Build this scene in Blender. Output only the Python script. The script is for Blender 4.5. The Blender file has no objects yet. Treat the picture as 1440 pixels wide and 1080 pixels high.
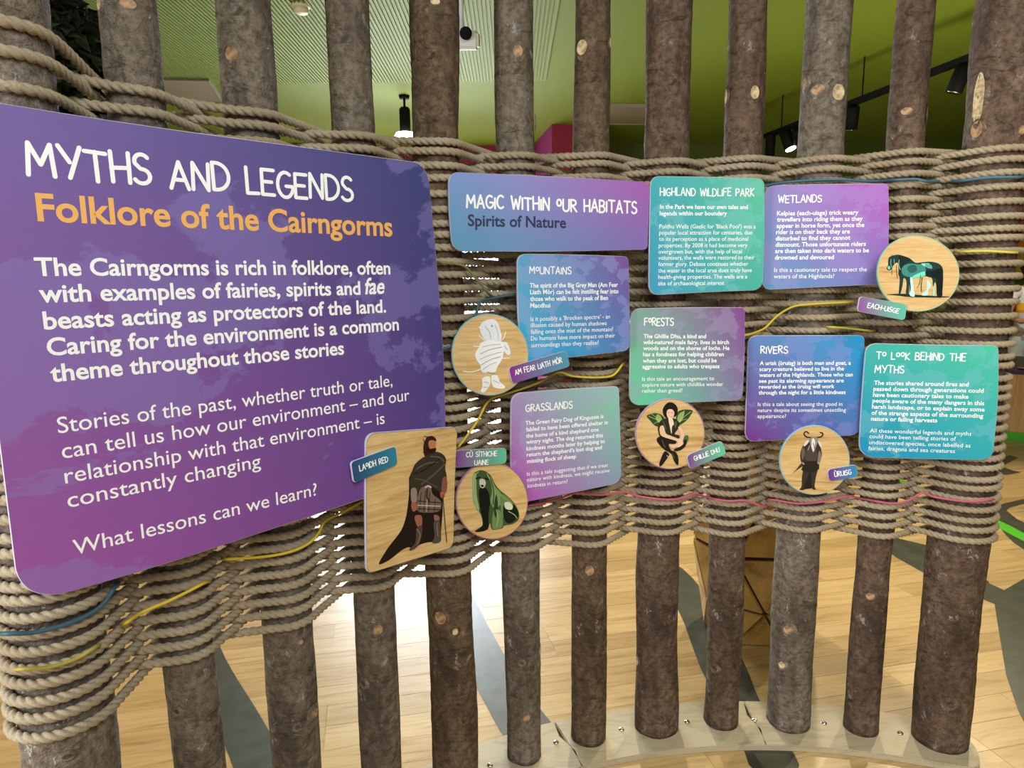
import bpy, bmesh, math, random
import numpy as np
from mathutils import Vector, Matrix, noise
PI = math.pi
random.seed(7)
SC = bpy.context.scene
COL = SC.collection

# ------------------------------------------------------------------ camera, world, lights, exposure
F_PX, PITCH, ROLL, EYE = 944.81, 0.148827, -0.01067, 1.5
_cp, _sp, _cr, _sr = math.cos(PITCH), math.sin(PITCH), math.cos(ROLL), math.sin(ROLL)
_R0 = Vector((1, 0, 0)); _U0 = Vector((0, _sp, _cp)); FWD = Vector((0, _cp, -_sp))
RGT = _cr*_R0 + _sr*_U0; UPV = -_sr*_R0 + _cr*_U0
CAMPOS = Vector((0, 0, EYE))
cam_d = bpy.data.cameras.new('camera'); cam = bpy.data.objects.new('camera', cam_d); COL.objects.link(cam)
cam_d.sensor_width = 36; cam_d.lens = F_PX/1440*36; cam_d.clip_start = 0.02; cam_d.clip_end = 100
m3 = Matrix((RGT, UPV, -FWD)).transposed()
cam.matrix_world = Matrix.Translation(CAMPOS) @ m3.to_4x4()
SC.camera = cam
SC.view_settings.view_transform = 'Standard'; SC.view_settings.look = 'None'
SC.view_settings.exposure = 0.0; SC.view_settings.gamma = 1.0; SC.view_settings.use_curve_mapping = False

world = bpy.data.worlds.new('world'); SC.world = world; world.use_nodes = True
bg = world.node_tree.nodes['Background']; bg.inputs[0].default_value = (1.0, 0.97, 0.93, 1); bg.inputs[1].default_value = 0.36

def area(name, loc, target, size, energy, color=(1, 1, 1), sizey=None, spread=None):
    d = bpy.data.lights.new(name, 'AREA'); d.energy = energy; d.color = color
    d.size = size
    if sizey: d.shape = 'RECTANGLE'; d.size_y = sizey
    if spread: d.spread = spread
    o = bpy.data.objects.new(name, d); COL.objects.link(o); o.location = loc
    o.rotation_euler = (Vector(target)-Vector(loc)).to_track_quat('-Z', 'Y').to_euler()
    return o
area('gallery_light', (0.6, -0.7, 3.1), (0.5, 2.0, 1.2), 1.7, 92, (0.97, 0.99, 1.0))
area('window_light', (-3.2, -0.6, 1.7), (-0.5, 1.6, 0.9), 1.5, 128, (0.98, 0.99, 1.0))
area('back_window_light', (-1.3, 9.55, 1.5), (-0.3, 3.0, 0.0), 2.6, 210, (0.82, 0.91, 1.0), 2.0, 1.9)
def spot(name, loc, target, energy, color, angle=60, blend=.6, r=.05):
    d = bpy.data.lights.new(name, 'SPOT'); d.energy = energy; d.color = color
    d.spot_size = math.radians(angle); d.spot_blend = blend; d.shadow_soft_size = r
    o = bpy.data.objects.new(name, d); COL.objects.link(o); o.location = loc
    o.rotation_euler = (Vector(target)-Vector(loc)).to_track_quat('-Z', 'Y').to_euler()
    return o
WARM = (1.0, 0.84, 0.57)
spot('track_and_fill_spot', (2.2, 5.2, 3.1), (1.4, 3.3, 0), 230, WARM, 75)
spot('track_and_fill_spot', (3.6, 5.0, 3.1), (3.1, 3.6, 0), 290, WARM, 80)
spot('track_and_fill_spot', (0.6, 4.6, 3.1), (0.5, 3.2, 0), 200, WARM, 60)
spot('track_and_fill_spot', (-1.7, 3.1, 3.1), (-2.4, 2.2, 0), 120, (1.0, 0.62, 0.40), 60)
spot('floor_spot_light', (1.5, 0.6, 3.1), (1.1, 2.0, 0), 60, (1, .85, .62), 60)
spot('track_and_fill_spot', (4.6, 5.4, 3.1), (5.7, 8.0, 1.1), 150, (1.0, .95, .85), 55)  # added fill that brightens the person and far wall, not a track lamp
spot('added_ceiling_fill', (-0.9, 6.4, 2.2), (-0.6, 7.0, 3.4), 12, (0.95, 1.0, 0.93), 150, 1.0, .3)  # added uplight without a fitting, brightens the ceiling around the hanging lamp
spot('added_ceiling_fill', (3.0, 4.6, 1.4), (3.2, 6.2, 3.4), 85, (1.0, 0.98, 0.9), 140, 1.0, .3)  # second added uplight, no fitting, lifts the right side of the ceiling

# ------------------------------------------------------------------ materials
def lin(h):
    h = h.lstrip('#'); c = [int(h[i:i+2], 16)/255 for i in (0, 2, 4)]
    return tuple((x/12.92 if x <= .04045 else ((x+.055)/1.055)**2.4) for x in c)+(1,)
def mat(name, color='#808080', rough=.6, metal=0, coat=0, spec=.5):
    m = bpy.data.materials.new(name); m.use_nodes = True
    b = m.node_tree.nodes['Principled BSDF']
    b.inputs['Base Color'].default_value = lin(color) if isinstance(color, str) else color
    b.inputs['Roughness'].default_value = rough; b.inputs['Metallic'].default_value = metal
    b.inputs['Coat Weight'].default_value = coat; b.inputs['Specular IOR Level'].default_value = spec
    m.diffuse_color = b.inputs['Base Color'].default_value
    return m
class NT:
    def __init__(s, m): s.m = m; s.t = m.node_tree; s.b = s.t.nodes['Principled BSDF']
    def n(s, typ, **k):
        nd = s.t.nodes.new(typ)
        for a, v in k.items(): setattr(nd, a, v)
        return nd
    def l(s, a, b): s.t.links.new(a, b)
    def tex(s, typ='ShaderNodeTexNoise', scale=5, detail=4, rough=.5, vec=None, dist=0):
        nd = s.n(typ); nd.inputs['Scale'].default_value = scale
        if 'Detail' in nd.inputs: nd.inputs['Detail'].default_value = detail
        if 'Roughness' in nd.inputs: nd.inputs['Roughness'].default_value = rough
        if 'Distortion' in nd.inputs: nd.inputs['Distortion'].default_value = dist
        if vec is not None: s.l(vec, nd.inputs['Vector'])
        return nd
    def ramp(s, inp, stops, interp='LINEAR'):
        r = s.n('ShaderNodeValToRGB'); r.color_ramp.interpolation = interp
        e = r.color_ramp.elements
        while len(e) < len(stops): e.new(.5)
        for i, (p, c) in enumerate(stops):
            e[i].position = p; e[i].color = lin(c) if isinstance(c, str) else (c, c, c, 1)
        s.l(inp, r.inputs[0]); return r.outputs[0]
    def mix(s, fac, a, b, mode='MIX'):
        x = s.n('ShaderNodeMix', data_type='RGBA', blend_type=mode)
        for sock, v in ((0, fac), (6, a), (7, b)):
            if hasattr(v, 'links'): s.l(v, x.inputs[sock])
            elif isinstance(v, (int, float)): x.inputs[sock].default_value = v if sock == 0 else (v, v, v, 1)
            elif isinstance(v, str): x.inputs[sock].default_value = lin(v)
            else: x.inputs[sock].default_value = v
        return x.outputs[2]
    def mapping(s, coord='Object', scale=(1, 1, 1), rot=(0, 0, 0), loc=(0, 0, 0)):
        tc = s.n('ShaderNodeTexCoord'); mp = s.n('ShaderNodeMapping')
        s.l(tc.outputs[coord], mp.inputs[0]); mp.inputs['Scale'].default_value = scale
        mp.inputs['Rotation'].default_value = rot; mp.inputs['Location'].default_value = loc
        return mp.outputs[0]
    def bump(s, h, strength=.3, dist=.01):
        b = s.n('ShaderNodeBump'); b.inputs['Strength'].default_value = strength; b.inputs['Distance'].default_value = dist
        s.l(h, b.inputs['Height']); s.l(b.outputs[0], s.b.inputs['Normal']); return b
    def base(s, c): s.l(c, s.b.inputs['Base Color'])

def bark_material(name, c1, c2, c3, lich):
    m = mat(name, c1, .82, spec=.25); k = NT(m)
    v = k.mapping('Object'); vs = k.mapping('Object', (1, 1, .35))
    n1 = k.tex(scale=9, detail=6, rough=.62, vec=vs)
    n2 = k.tex(scale=55, detail=5, rough=.7, vec=v)
    n3 = k.tex(scale=30, detail=5, rough=.75, vec=k.mapping('Object', (1, 1, .75)), dist=.3)
    n4 = k.tex(scale=11, detail=5, rough=.65, vec=k.mapping('Object', (1, 1, 2.6)), dist=1.2)
    col = k.ramp(n1.outputs[0], [(.30, c2), (.5, c1), (.72, c3)])
    col = k.mix(k.ramp(n2.outputs[0], [(.36, .8), (.6, 0)]), col, c2)
    col = k.mix(k.ramp(n4.outputs[0], [(.34, .85), (.44, 0)]), col, c2)
    sp = k.ramp(n3.outputs[0], [(.60, 0), (.66, .9)])
    sp2 = k.ramp(k.tex(scale=5, detail=3, vec=v).outputs[0], [(.42, 0), (.62, .75)])
    msk = k.n('ShaderNodeMath', operation='MULTIPLY'); k.l(sp, msk.inputs[0]); k.l(sp2, msk.inputs[1])
    col = k.mix(msk.outputs[0], col, lich)
    k.base(col)
    add = k.n('ShaderNodeMath', operation='ADD'); k.l(n2.outputs[0], add.inputs[0]); k.l(n1.outputs[0], add.inputs[1])
    ad2 = k.n('ShaderNodeMath', operation='ADD'); k.l(add.outputs[0], ad2.inputs[0]); k.l(n4.outputs[0], ad2.inputs[1])
    k.bump(ad2.outputs[0], 1.0, .009)
    return m
BARK = [bark_material('grey_bark', '#85786a', '#4b4138', '#9d9284', '#cfd1cc'),
        bark_material('brown_bark', '#75604b', '#3d3028', '#8b7762', '#bab4a4'),
        bark_material('reddish_bark', '#745e4e', '#3d3028', '#8a7362', '#c4c4c4')]
def wood_cut(name, c1, c2):
    m = mat(name, c1, .7); k = NT(m); n = k.tex(scale=90, detail=3, vec=k.mapping('Object'))
    k.base(k.ramp(n.outputs[0], [(.35, c2), (.6, c1)])); return m
M_KNOT = wood_cut('cut_knot_wood', '#b99672', '#86603f')
M_KNOTP = wood_cut('pale_knot_wood', '#dcc7a0', '#a88a63')
M_KNOTD = wood_cut('dark_knot_bark', '#54402f', '#332720')

def rope_material():
    m = mat('jute_rope', '#b39c77', .85, spec=.2); k = NT(m); v = k.mapping('Object')
    n = k.tex(scale=7, detail=3, vec=v); n2 = k.tex(scale=260, detail=2, vec=v)
    c = k.ramp(n.outputs[0], [(.3, '#9c8c74'), (.7, '#b6a890')])
    c = k.mix(k.ramp(n2.outputs[0], [(.3, .45), (.6, 0)]), c, '#857358')
    k.base(c); k.bump(n2.outputs[0], .5, .002); return m
M_ROPE = rope_material()

def oak_print():
    m = mat('oak_veneer', '#dab679', .45); k = NT(m); v = k.mapping('Object', (2.2, 1, 26))
    w = k.tex(scale=1.6, detail=6, rough=.6, vec=v, dist=1.2)
    w2 = k.tex(scale=9, detail=4, vec=v, dist=.5)
    c = k.ramp(w.outputs[0], [(.3, '#b98e52'), (.47, '#dab679'), (.6, '#e3c48c'), (.75, '#cfa668')])
    c = k.mix(k.ramp(w2.outputs[0], [(.35, .45), (.6, 0)]), c, '#c29a5e')
    k.base(c); return m
M_OAK = oak_print()

def gradient(name, tl, tr, bl, br, blotch=None, bscale=5.0, seed=0.0):
    m = mat(name, tl, .5, spec=.22); k = NT(m)
    tc = k.n('ShaderNodeTexCoord'); sp = k.n('ShaderNodeSeparateXYZ'); k.l(tc.outputs['UV'], sp.inputs[0])
    top = k.mix(sp.outputs[0], tl, tr); bot = k.mix(sp.outputs[0], bl, br)
    c = k.mix(sp.outputs[1], bot, top)
    if blotch:
        mp = k.n('ShaderNodeMapping'); k.l(tc.outputs['UV'], mp.inputs[0]); mp.inputs['Location'].default_value = (seed, seed*1.7, seed)
        n = k.tex(scale=bscale, detail=9, rough=.62, vec=mp.outputs[0], dist=.25)
        f = k.ramp(n.outputs[0], [(.52, 0), (.54, .38)])
        c = k.mix(f, c, blotch)
    k.base(c); return m

M_WHITE = mat('white_print', '#fbfcfc', .5)
M_AMBER = mat('amber_print', '#f2b45c', .5)
M_NAVY = mat('navy_print', '#222b52', .6)
M_EDGE = mat('white_board_edge', '#cfc9dd', .5)
M_RIMB = mat('pale_blue_rim', '#8fb9bf', .5)
M_RIMG = mat('mint_rim', '#98c4a4', .5)
M_RIMP = mat('plum_rim', '#9c5a88', .5)
M_RIMD = mat('dark_rim', '#3d3550', .5)
M_STEEL = mat('chrome_steel', '#d8d8d6', .18, 1.0)
M_BLACK = mat('black_metal', '#080808', .7, spec=.15)
M_VC = mat('printed_ink', '#888888', .6, spec=.15); _k = NT(M_VC); _a = _k.n('ShaderNodeAttribute'); _a.attribute_name = 'ink'; _k.base(_a.outputs['Color'])

def floor_mat(name, planks_procedural):
    m = mat(name, '#c9a06a', .33, spec=.5); k = NT(m)
    rot = k.mapping('Object', (1, 1, 1), (0, 0, -math.radians(12)))
    mp = k.n('ShaderNodeMapping'); mp.inputs['Scale'].default_value = (1.3, 14, 5); 
    if planks_procedural: k.l(rot, mp.inputs[0])
    else:
        tc = k.n('ShaderNodeTexCoord'); oi = k.n('ShaderNodeObjectInfo')
        ad = k.n('ShaderNodeVectorMath', operation='ADD'); sc = k.n('ShaderNodeMath', operation='MULTIPLY'); sc.inputs[1].default_value = 40
        k.l(oi.outputs['Random'], sc.inputs[0]); k.l(tc.outputs['Object'], ad.inputs[0]); k.l(sc.outputs[0], ad.inputs[1]); k.l(ad.outputs[0], mp.inputs[0])
    g = k.tex(scale=2.4, detail=7, rough=.62, vec=mp.outputs[0], dist=1.0)
    c = k.ramp(g.outputs[0], [(.28, '#a98857'), (.45, '#c7a975'), (.62, '#d2b785'), (.8, '#bb9a66')])
    if planks_procedural:
        br = k.n('ShaderNodeTexBrick'); k.l(rot, br.inputs[0]); br.inputs['Scale'].default_value = 1
        br.inputs['Brick Width'].default_value = 1.5; br.inputs['Row Height'].default_value = .12; br.inputs['Mortar Size'].default_value = .0015
        br.inputs['Color1'].default_value = (.8, .8, .8, 1); br.inputs['Color2'].default_value = (1.12, 1.1, 1.05, 1); br.inputs['Mortar'].default_value = (.4, .35, .3, 1)
        c = k.mix(1.0, c, br.outputs[0], 'MULTIPLY')
    else:
        c = k.mix(1.0, c, k.ramp(oi.outputs['Random'], [(0, '#e0dad0'), (.5, '#f3eee6'), (1, '#ffffff')]), 'MULTIPLY')
    k.base(c); k.bump(g.outputs[0], .08, .002); return m
M_FLOOR = floor_mat('oak_strip_floor', True); M_PLANK = floor_mat('oak_plank', False)
M_INLAY = mat('dark_grey_inlay', '#5b5c4c', .38); _k = NT(M_INLAY); _k.base(_k.ramp(_k.tex(scale=14, detail=6, vec=_k.mapping('Object')).outputs[0], [(.3, '#34372c'), (.7, '#474b3d')]))
M_GREENLINE = mat('bright_green_inlay', '#4fc020', .4)
M_PLATE = mat('pale_plywood', '#c8b68f', .5); _k = NT(M_PLATE)
_k.base(_k.ramp(_k.tex(scale=5, detail=6, vec=_k.mapping('Object', (2, 6, 4)), dist=.8).outputs[0], [(.3, '#a89a7c'), (.55, '#bbae92'), (.8, '#b0a284')]))

# ------------------------------------------------------------------ helpers
def link(name, me, mats=(), parent=None, loc=None, rz=0.0):
    o = bpy.data.objects.new(name, me); COL.objects.link(o)
    for x in (mats if isinstance(mats, (list, tuple)) else [mats]):
        if me is not None: me.materials.append(x)
    if parent is not None: o.parent = parent
    if loc is not None: o.location = loc
    if rz: o.rotation_euler = (0, 0, rz)
    return o
def tag(o, label=None, cat=None, group=None, kind=None):
    if label: o['label'] = label
    if cat: o['category'] = cat
    if group: o['group'] = group
    if kind: o['kind'] = kind
    return o
def empty(name, loc, rz=0.0, parent=None):
    o = bpy.data.objects.new(name, None); COL.objects.link(o); o.location = loc; o.rotation_euler = (0, 0, rz); o.empty_display_size = .05
    if parent: o.parent = parent
    return o
def pydata(verts, faces, smooth=False):
    me = bpy.data.meshes.new('m'); me.from_pydata([tuple(v) for v in verts], [], faces); me.update()
    if smooth:
        me.polygons.foreach_set('use_smooth', [True]*len(me.polygons))
    return me
def bm_done(bm, smooth=False):
    me = bpy.data.meshes.new('m'); bmesh.ops.recalc_face_normals(bm, faces=bm.faces)
    if smooth:
        for f in bm.faces: f.smooth = True
    bm.to_mesh(me); bm.free(); return me
def bm_box(bm, c, s, rot=None, bevel=0):
    r = bmesh.ops.create_cube(bm, size=1)['verts']
    M = Matrix.Translation(c) @ (rot.to_4x4() if rot is not None else Matrix.Identity(4)) @ Matrix.Diagonal((s[0], s[1], s[2], 1))
    bmesh.ops.transform(bm, matrix=M, verts=r)
    if bevel:
        es = list({e for v in r for e in v.link_edges})
        bmesh.ops.bevel(bm, geom=es, offset=bevel, segments=2, affect='EDGES')
def bm_cyl(bm, p0, p1, r0, r1=None, seg=20):
    p0, p1 = Vector(p0), Vector(p1); r1 = r0 if r1 is None else r1
    d = p1-p0
    M = Matrix.Translation((p0+p1)/2) @ d.to_track_quat('Z', 'Y').to_matrix().to_4x4()
    bmesh.ops.create_cone(bm, cap_ends=True, segments=seg, radius1=r0, radius2=r1, depth=d.length, matrix=M)
def ray(px, py):
    return (FWD + RGT*((px-720)/F_PX) - UPV*((py-540)/F_PX))
def at_z(px, py, z):
    d = ray(px, py); t = (z-EYE)/d.z; return CAMPOS + d*t
def at_y(px, py, Y):
    d = ray(px, py); return CAMPOS + d*(Y/d.y)
def catmull(P, n=8, closed=False):
    P = [Vector(p) for p in P]; out = []; N = len(P)
    rng = range(N) if closed else range(N-1)
    for i in rng:
        if closed: a, b, c, d = P[i-1], P[i], P[(i+1) % N], P[(i+2) % N]
        else: a, b, c, d = P[max(i-1, 0)], P[i], P[i+1], P[min(i+2, N-1)]
        for k in range(n):
            t = k/n
            out.append(.5*((2*b)+(c-a)*t+(2*a-5*b+4*c-d)*t*t+(3*b-a-3*c+d)*t**3))
    if not closed: out.append(P[-1])
    return out
def tube(pts, r, seg=8, up=Vector((0, 0, 1))):
    P = np.array([tuple(p) for p in pts]); n = len(P)
    T = np.gradient(P, axis=0); T /= np.linalg.norm(T, axis=1)[:, None]+1e-12
    ref = np.array(up)
    B = np.cross(T, ref); B /= np.linalg.norm(B, axis=1)[:, None]+1e-9; U = np.cross(B, T)
    rr = r if hasattr(r, '__len__') else [r]*n
    V = []
    for i in range(n):
        for k in range(seg):
            a = 2*PI*k/seg; V.append(P[i]+rr[i]*(math.cos(a)*B[i]+math.sin(a)*U[i]))
    Fc = [(i*seg+k, i*seg+(k+1) % seg, (i+1)*seg+(k+1) % seg, (i+1)*seg+k) for i in range(n-1) for k in range(seg)]
    Fc += [tuple(range(seg))[::-1], tuple((n-1)*seg+k for k in range(seg))]
    return V, Fc

# ------------------------------------------------------------------ room
WALL_Y = 9.75; CEIL = 3.4
def plane_box(name, c, s, m, kind='structure', parent=None, bevel=0):
    bm = bmesh.new(); bm_box(bm, (0, 0, 0), s, bevel=bevel); o = link(name, bm_done(bm), m, parent, c)
    if kind and not parent: o['kind'] = kind
    return o
M_CEIL = mat('olive_green_ceiling', '#73850f', .75); _k = NT(M_CEIL); _k.bump(_k.tex(scale=120, detail=2, vec=_k.mapping('Object')).outputs[0], .1, .002)
M_WALLG = mat('dark_green_wall', '#4a560c', .8)
M_CRIM = mat('crimson_wall', '#8a1238', .7); M_MAG = mat('magenta_lit_face', '#93266f', .7)
plane_box('ceiling', (0, 4.0, CEIL+.05), (22, 13, .1), M_CEIL)
plane_box('wall_back', (5.6, WALL_Y+.1, 1.7), (10.8, .2, 3.4), M_WALLG)
plane_box('wall_right', (10.4, 5.0, 1.7), (.2, 10.4, 3.4), M_WALLG)
plane_box('wall_left', (-7.4, 6.8, 1.7), (.2, 7.0, 3.4), M_WALLG)
o = plane_box('wall_back_left', (-3.7, WALL_Y+.1, 3.05), (7.8, .2, .7), M_CRIM)
plane_box('wall_back_pier', (-5.2, WALL_Y+.1, 1.35), (4.8, .2, 2.7), M_CRIM)
# glazed daylight opening in the far wall
M_GLOW = mat('daylight_glass', '#ffffff', .3); M_GLOW.node_tree.nodes['Principled BSDF'].inputs['Emission Color'].default_value = (.93, .97, 1, 1); M_GLOW.node_tree.nodes['Principled BSDF'].inputs['Emission Strength'].default_value = 4
M_FRAME = mat('white_window_frame', '#d8d8d8', .5)
win = empty('window_1', (-1.3, WALL_Y, 0)); win['kind'] = 'structure'
for k in range(3):
    bm = bmesh.new(); bm_box(bm, (-.98+k*.98, .06, 1.35), (.92, .02, 2.5)); link('pane', bm_done(bm), M_GLOW, win)
bm = bmesh.new()
for k in range(4): bm_box(bm, (-1.47+k*.98, .05, 1.35), (.06, .09, 2.7), bevel=.005)
for z in (.05, 2.65): bm_box(bm, (0, .05, z), (3.0, .08, .1), bevel=.005)
link('window_frame', bm_done(bm), M_FRAME, win)
# crimson bulkhead; its lit left face is set in the colour as magenta
bm = bmesh.new(); bm_box(bm, (0, 0, 0), (.72, 1.1, 3.4), Matrix.Rotation(.15, 3, 'Z'), bevel=.004)
me = bm_done(bm); o = link('trim_1', me, [M_CRIM, M_MAG], None, (.50+.29, 8.5+.60, 1.7)); o['kind'] = 'structure'
for p in me.polygons:
    if p.normal.x < -.8: p.material_index = 1
# perforated acoustic ceiling panels with ribs
M_PERF = mat('perforated_green_panel', '#82944a', .7); _k = NT(M_PERF)
_w = _k.tex('ShaderNodeTexVoronoi', scale=60, vec=_k.mapping('Object')); _w.inputs['Randomness'].default_value = 0
_k.base(_k.ramp(_w.outputs[0], [(.22, '#5d6c22'), (.3, '#7f923c')]))
pan = empty('trim_2', (0, 0, CEIL)); pan['kind'] = 'structure'
bm = bmesh.new(); bm_box(bm, (-2.8, 4.35, -.006), (6.3, 4.7, .012)); link('ceiling_panel', bm_done(bm), M_PERF, pan)
bm = bmesh.new()
for k in range(220):
    x = -5.9+k*.029
    if x > .33: break
    bm_box(bm, (x, 4.35, -.017), (.009, 4.68, .01))
o = link('panel_rib', bm_done(bm), M_PERF, pan); o['kind'] = 'stuff'

# floor: slab, outer field, individual planks nearby
ANG = math.radians(12)
def fl(u, v, z=0): return (u*math.cos(ANG)-v*math.sin(ANG), u*math.sin(ANG)+v*math.cos(ANG), z)
U0, U1, V0, V1 = -2.6, 4.9, 1.0, 4.84
fv, ff = [], []
def rect(u0, u1, v0, v1, z):
    b = len(fv); fv.extend([fl(u0, v0, z), fl(u1, v0, z), fl(u1, v1, z), fl(u0, v1, z)]); ff.append((b, b+1, b+2, b+3))
rect(-14, 16, -6, 14, -.014)
rect(-14, U0, -6, 14, 0); rect(U1, 16, -6, 14, 0); rect(U0, U1, -6, V0, 0); rect(U0, U1, V1, 14, 0)
floor = link('floor', pydata(fv, ff), M_FLOOR); floor['kind'] = 'structure'
pm = {}
def plank_mesh(L):
    if L not in pm:
        bm = bmesh.new(); bm_box(bm, (0, 0, -.0065), (L-.0006, .1193, .013), bevel=.0006)
        me = bm_done(bm); me.materials.append(M_PLANK); pm[L] = me
    return pm[L]
rows = int(round((V1-V0)/.12))
for r in range(rows):
    u = U0 - random.choice([0, .3, .6, .9, 1.2]); v = V0+.06+r*.12
    while u < U1-.05:
        L = random.choice([.9, 1.2, 1.5, 1.8])
        a, b = max(u, U0), min(u+L, U1)
        if b-a > .25:
            o = bpy.data.objects.new('floor_plank', plank_mesh(round(b-a, 1))); COL.objects.link(o); o.parent = floor
            o.location = fl((a+b)/2, v); o.rotation_euler = (0, 0, ANG)
        u += L
def ground_poly(name, pxs, m, z=.0012, smooth=4, label=None, world=None):
    pts = world if world else [at_z(x, y, 0) for x, y in pxs]
    if smooth: pts = catmull([Vector((p[0], p[1], 0)) for p in pts], smooth, True)
    bm = bmesh.new(); vs = [bm.verts.new((p[0], p[1], z)) for p in pts]; bm.faces.new(vs)
    bmesh.ops.triangulate(bm, faces=bm.faces)
    o = link(name, bm_done(bm), m, floor)
    for p in o.data.polygons:
        if p.normal.z < 0: o.data.flip_normals(); break
    if label: o['label'] = label
    return o
ground_poly('floor_inlay', [(225, 800), (250, 880), (275, 960), (315, 1046), (352, 1120), (440, 1120), (387, 1042), (360, 997), (317, 926), (290, 860), (270, 800)], M_INLAY, label='dark grey root shaped inlay strip between the second and third poles')
ground_poly('floor_inlay', [(640, 770), (655, 815), (676, 860), (700, 905), (735, 965), (770, 1010), (820, 1075), (780, 1085), (740, 1070), (708, 1035), (680, 985), (655, 935), (635, 870), (615, 790)], M_INLAY, .0012, label='dark blue grey inlay strip narrowing behind the sixth pole')
ground_poly('floor_inlay', [(900, 770), (960, 800), (1000, 850), (1045, 930), (1068, 985), (1108, 1046), (1122, 1085), (1062, 1085), (1043, 1046), (1015, 990), (985, 940), (950, 850), (905, 800)], M_INLAY, .0014, 3, label='dark inlay strip passing under the ninth pole and base plate')
ground_poly('floor_inlay', [(1385, 818), (1412, 830), (1440, 814), (1560, 790), (1560, 1080), (1490, 1080), (1450, 1035), (1432, 1000), (1415, 950), (1405, 890), (1398, 846)], M_INLAY, .0010, 0, label='large dark grey root shaped inlay right of the last pole')
ground_poly('floor_inlay', [(1240, 752), (1300, 766), (1360, 795), (1390, 818), (1400, 850), (1340, 825), (1305, 809), (1262, 785), (1240, 770)], M_INLAY, .0013, 0)
ground_poly('floor_inlay', [(1380, 724), (1396, 714), (1412, 708), (1439, 702), (1445, 707), (1420, 714), (1415, 718), (1430, 730), (1440, 735), (1500, 745), (1500, 790), (1440, 773), (1425, 763), (1414, 752), (1403, 738), (1390, 730)], M_INLAY, .0011, 0)
ground_poly('floor_inlay', [(1385, 655), (1400, 648), (1420, 640), (1432, 644), (1420, 650), (1408, 656), (1425, 662), (1436, 664), (1415, 668), (1396, 664)], M_INLAY, .0013, 0)
a = at_z(1230, 668, 0); b = at_z(1400, 733, 0); c = at_z(1520, 783, 0)
gl = [Vector((1.9, 5.2, 0)), Vector((2.4, 4.75, 0)), b, c]
pts = catmull([Vector((p.x, p.y, 0)) for p in (at_z(1170, 655, 0), at_z(1255, 674, 0), at_z(1330, 704, 0), at_z(1400, 735, 0), at_z(1440, 756, 0), at_z(1520, 795, 0))], 6)
L_, R_ = [], []
for i, p in enumerate(pts):
    t = (pts[min(i+1, len(pts)-1)]-pts[max(i-1, 0)]).normalized(); n_ = Vector((-t.y, t.x, 0))*.045
    L_.append(p+n_); R_.append(p-n_)
ground_poly('green_floor_line', None, M_GREENLINE, .0022, 0, 'bright green line curving across the timber floor', L_+R_[::-1])

# ------------------------------------------------------------------ fence geometry data (plan positions in metres)
XY = [(-.8648, 1.1718), (-.7088, 1.3679), (-.5489, 1.5387), (-.3751, 1.6927), (-.1839, 1.8277), (.0235, 1.9397),
      (.2389, 2.0186), (.4708, 2.0698), (.6967, 2.0912), (.9243, 2.0846), (1.1517, 2.0484), (1.3764, 1.9885)]
LN = [(.0255, .0183), (-.012, -.0063), (-.0133, -.0048), (.001, .0002), (-.0058, -.0006), (-.0067, .0001), (-.0005, .0001), (-.0055, .0012), (-.0019, .0006), (.0038, -.0017), (.0075, -.0042), (.0044, -.0031)]
PR = [.0775, .0521, .057, .0537, .0638, .0544, .0545, .0668, .0564, .0662, .0509, .0789]
PTONE = [0, 0, 0, 0, 1, 0, 1, 2, 2, 0, 2, 2]
RR = .0099
def pc(i, z): return Vector((XY[i][0]+LN[i][0]*z/2.4, XY[i][1]+LN[i][1]*z/2.4, z))
NRM = []
for i in range(12):
    a = Vector(XY[max(i-1, 0)]); b = Vector(XY[min(i+1, 11)]); t = (b-a).normalized(); NRM.append(Vector((t.y, -t.x)))   # towards the viewer
def pole_radius(i, z):
    return PR[i]*(1.0-.035*(z-1.0)+.02*math.sin(z*5+i*2.1)+.012*math.sin(z*13+i))

fence = empty('rope_fence', (0.35, 2.0, 0))
tag(fence, 'curved screen of upright bark covered poles woven with thick tan jute rope', 'fence')
fence_inv = Matrix.Translation((-0.35, -2.0, 0))
def fpart(name, me, m, parent=None, origin=(0, 0, 0)):
    """mesh given in world coordinates minus origin; parented to the fence keeping its place"""
    o = link(name, me, m, parent or fence)
    o.location = Vector(origin)-Vector((0.35, 2.0, 0)) if parent is None else Vector(origin)
    return o
POLES = []
for i in range(12):
    seg, rings = 40, 170; z0, z1 = .021, 2.75
    V, Fc = [], []
    o0 = pc(i, 0)
    for k in range(rings+1):
        z = z0+(z1-z0)*k/rings; c = pc(i, z)-o0
        wob = Vector((noise.noise((z*1.7, i*3.1, 0)), noise.noise((z*1.7, i*3.1, 9)), 0))*.006
        r = pole_radius(i, z)
        for s in range(seg):
            a = 2*PI*s/seg; d = Vector((math.cos(a), math.sin(a), 0))
            q = d*3.0
            rel = 1+.035*noise.noise((i*4.3, 1.7, z*5.5))+.06*noise.noise((d.x*1.3+i*7, d.y*1.3, z*2.5))+.022*noise.noise((q.x*1.6+i*5, q.y*1.6, z*26))+.014*noise.noise((q.x*4+i, q.y*4, z*60))
            V.append(c+wob+d*r*rel)
    for k in range(rings):
        for s in range(seg):
            Fc.append((k*seg+s, k*seg+(s+1) % seg, (k+1)*seg+(s+1) % seg, (k+1)*seg+s))
    Fc.append(tuple(range(seg))[::-1]); Fc.append(tuple(rings*seg+s for s in range(seg)))
    me = pydata(V, Fc, True)
    POLES.append(fpart('pole', me, BARK[PTONE[i]], None, (o0.x, o0.y, 0)))
tag(POLES[0], 'thickest greyish left end pole'); tag(POLES[11], 'thick reddish brown right end pole')

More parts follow.
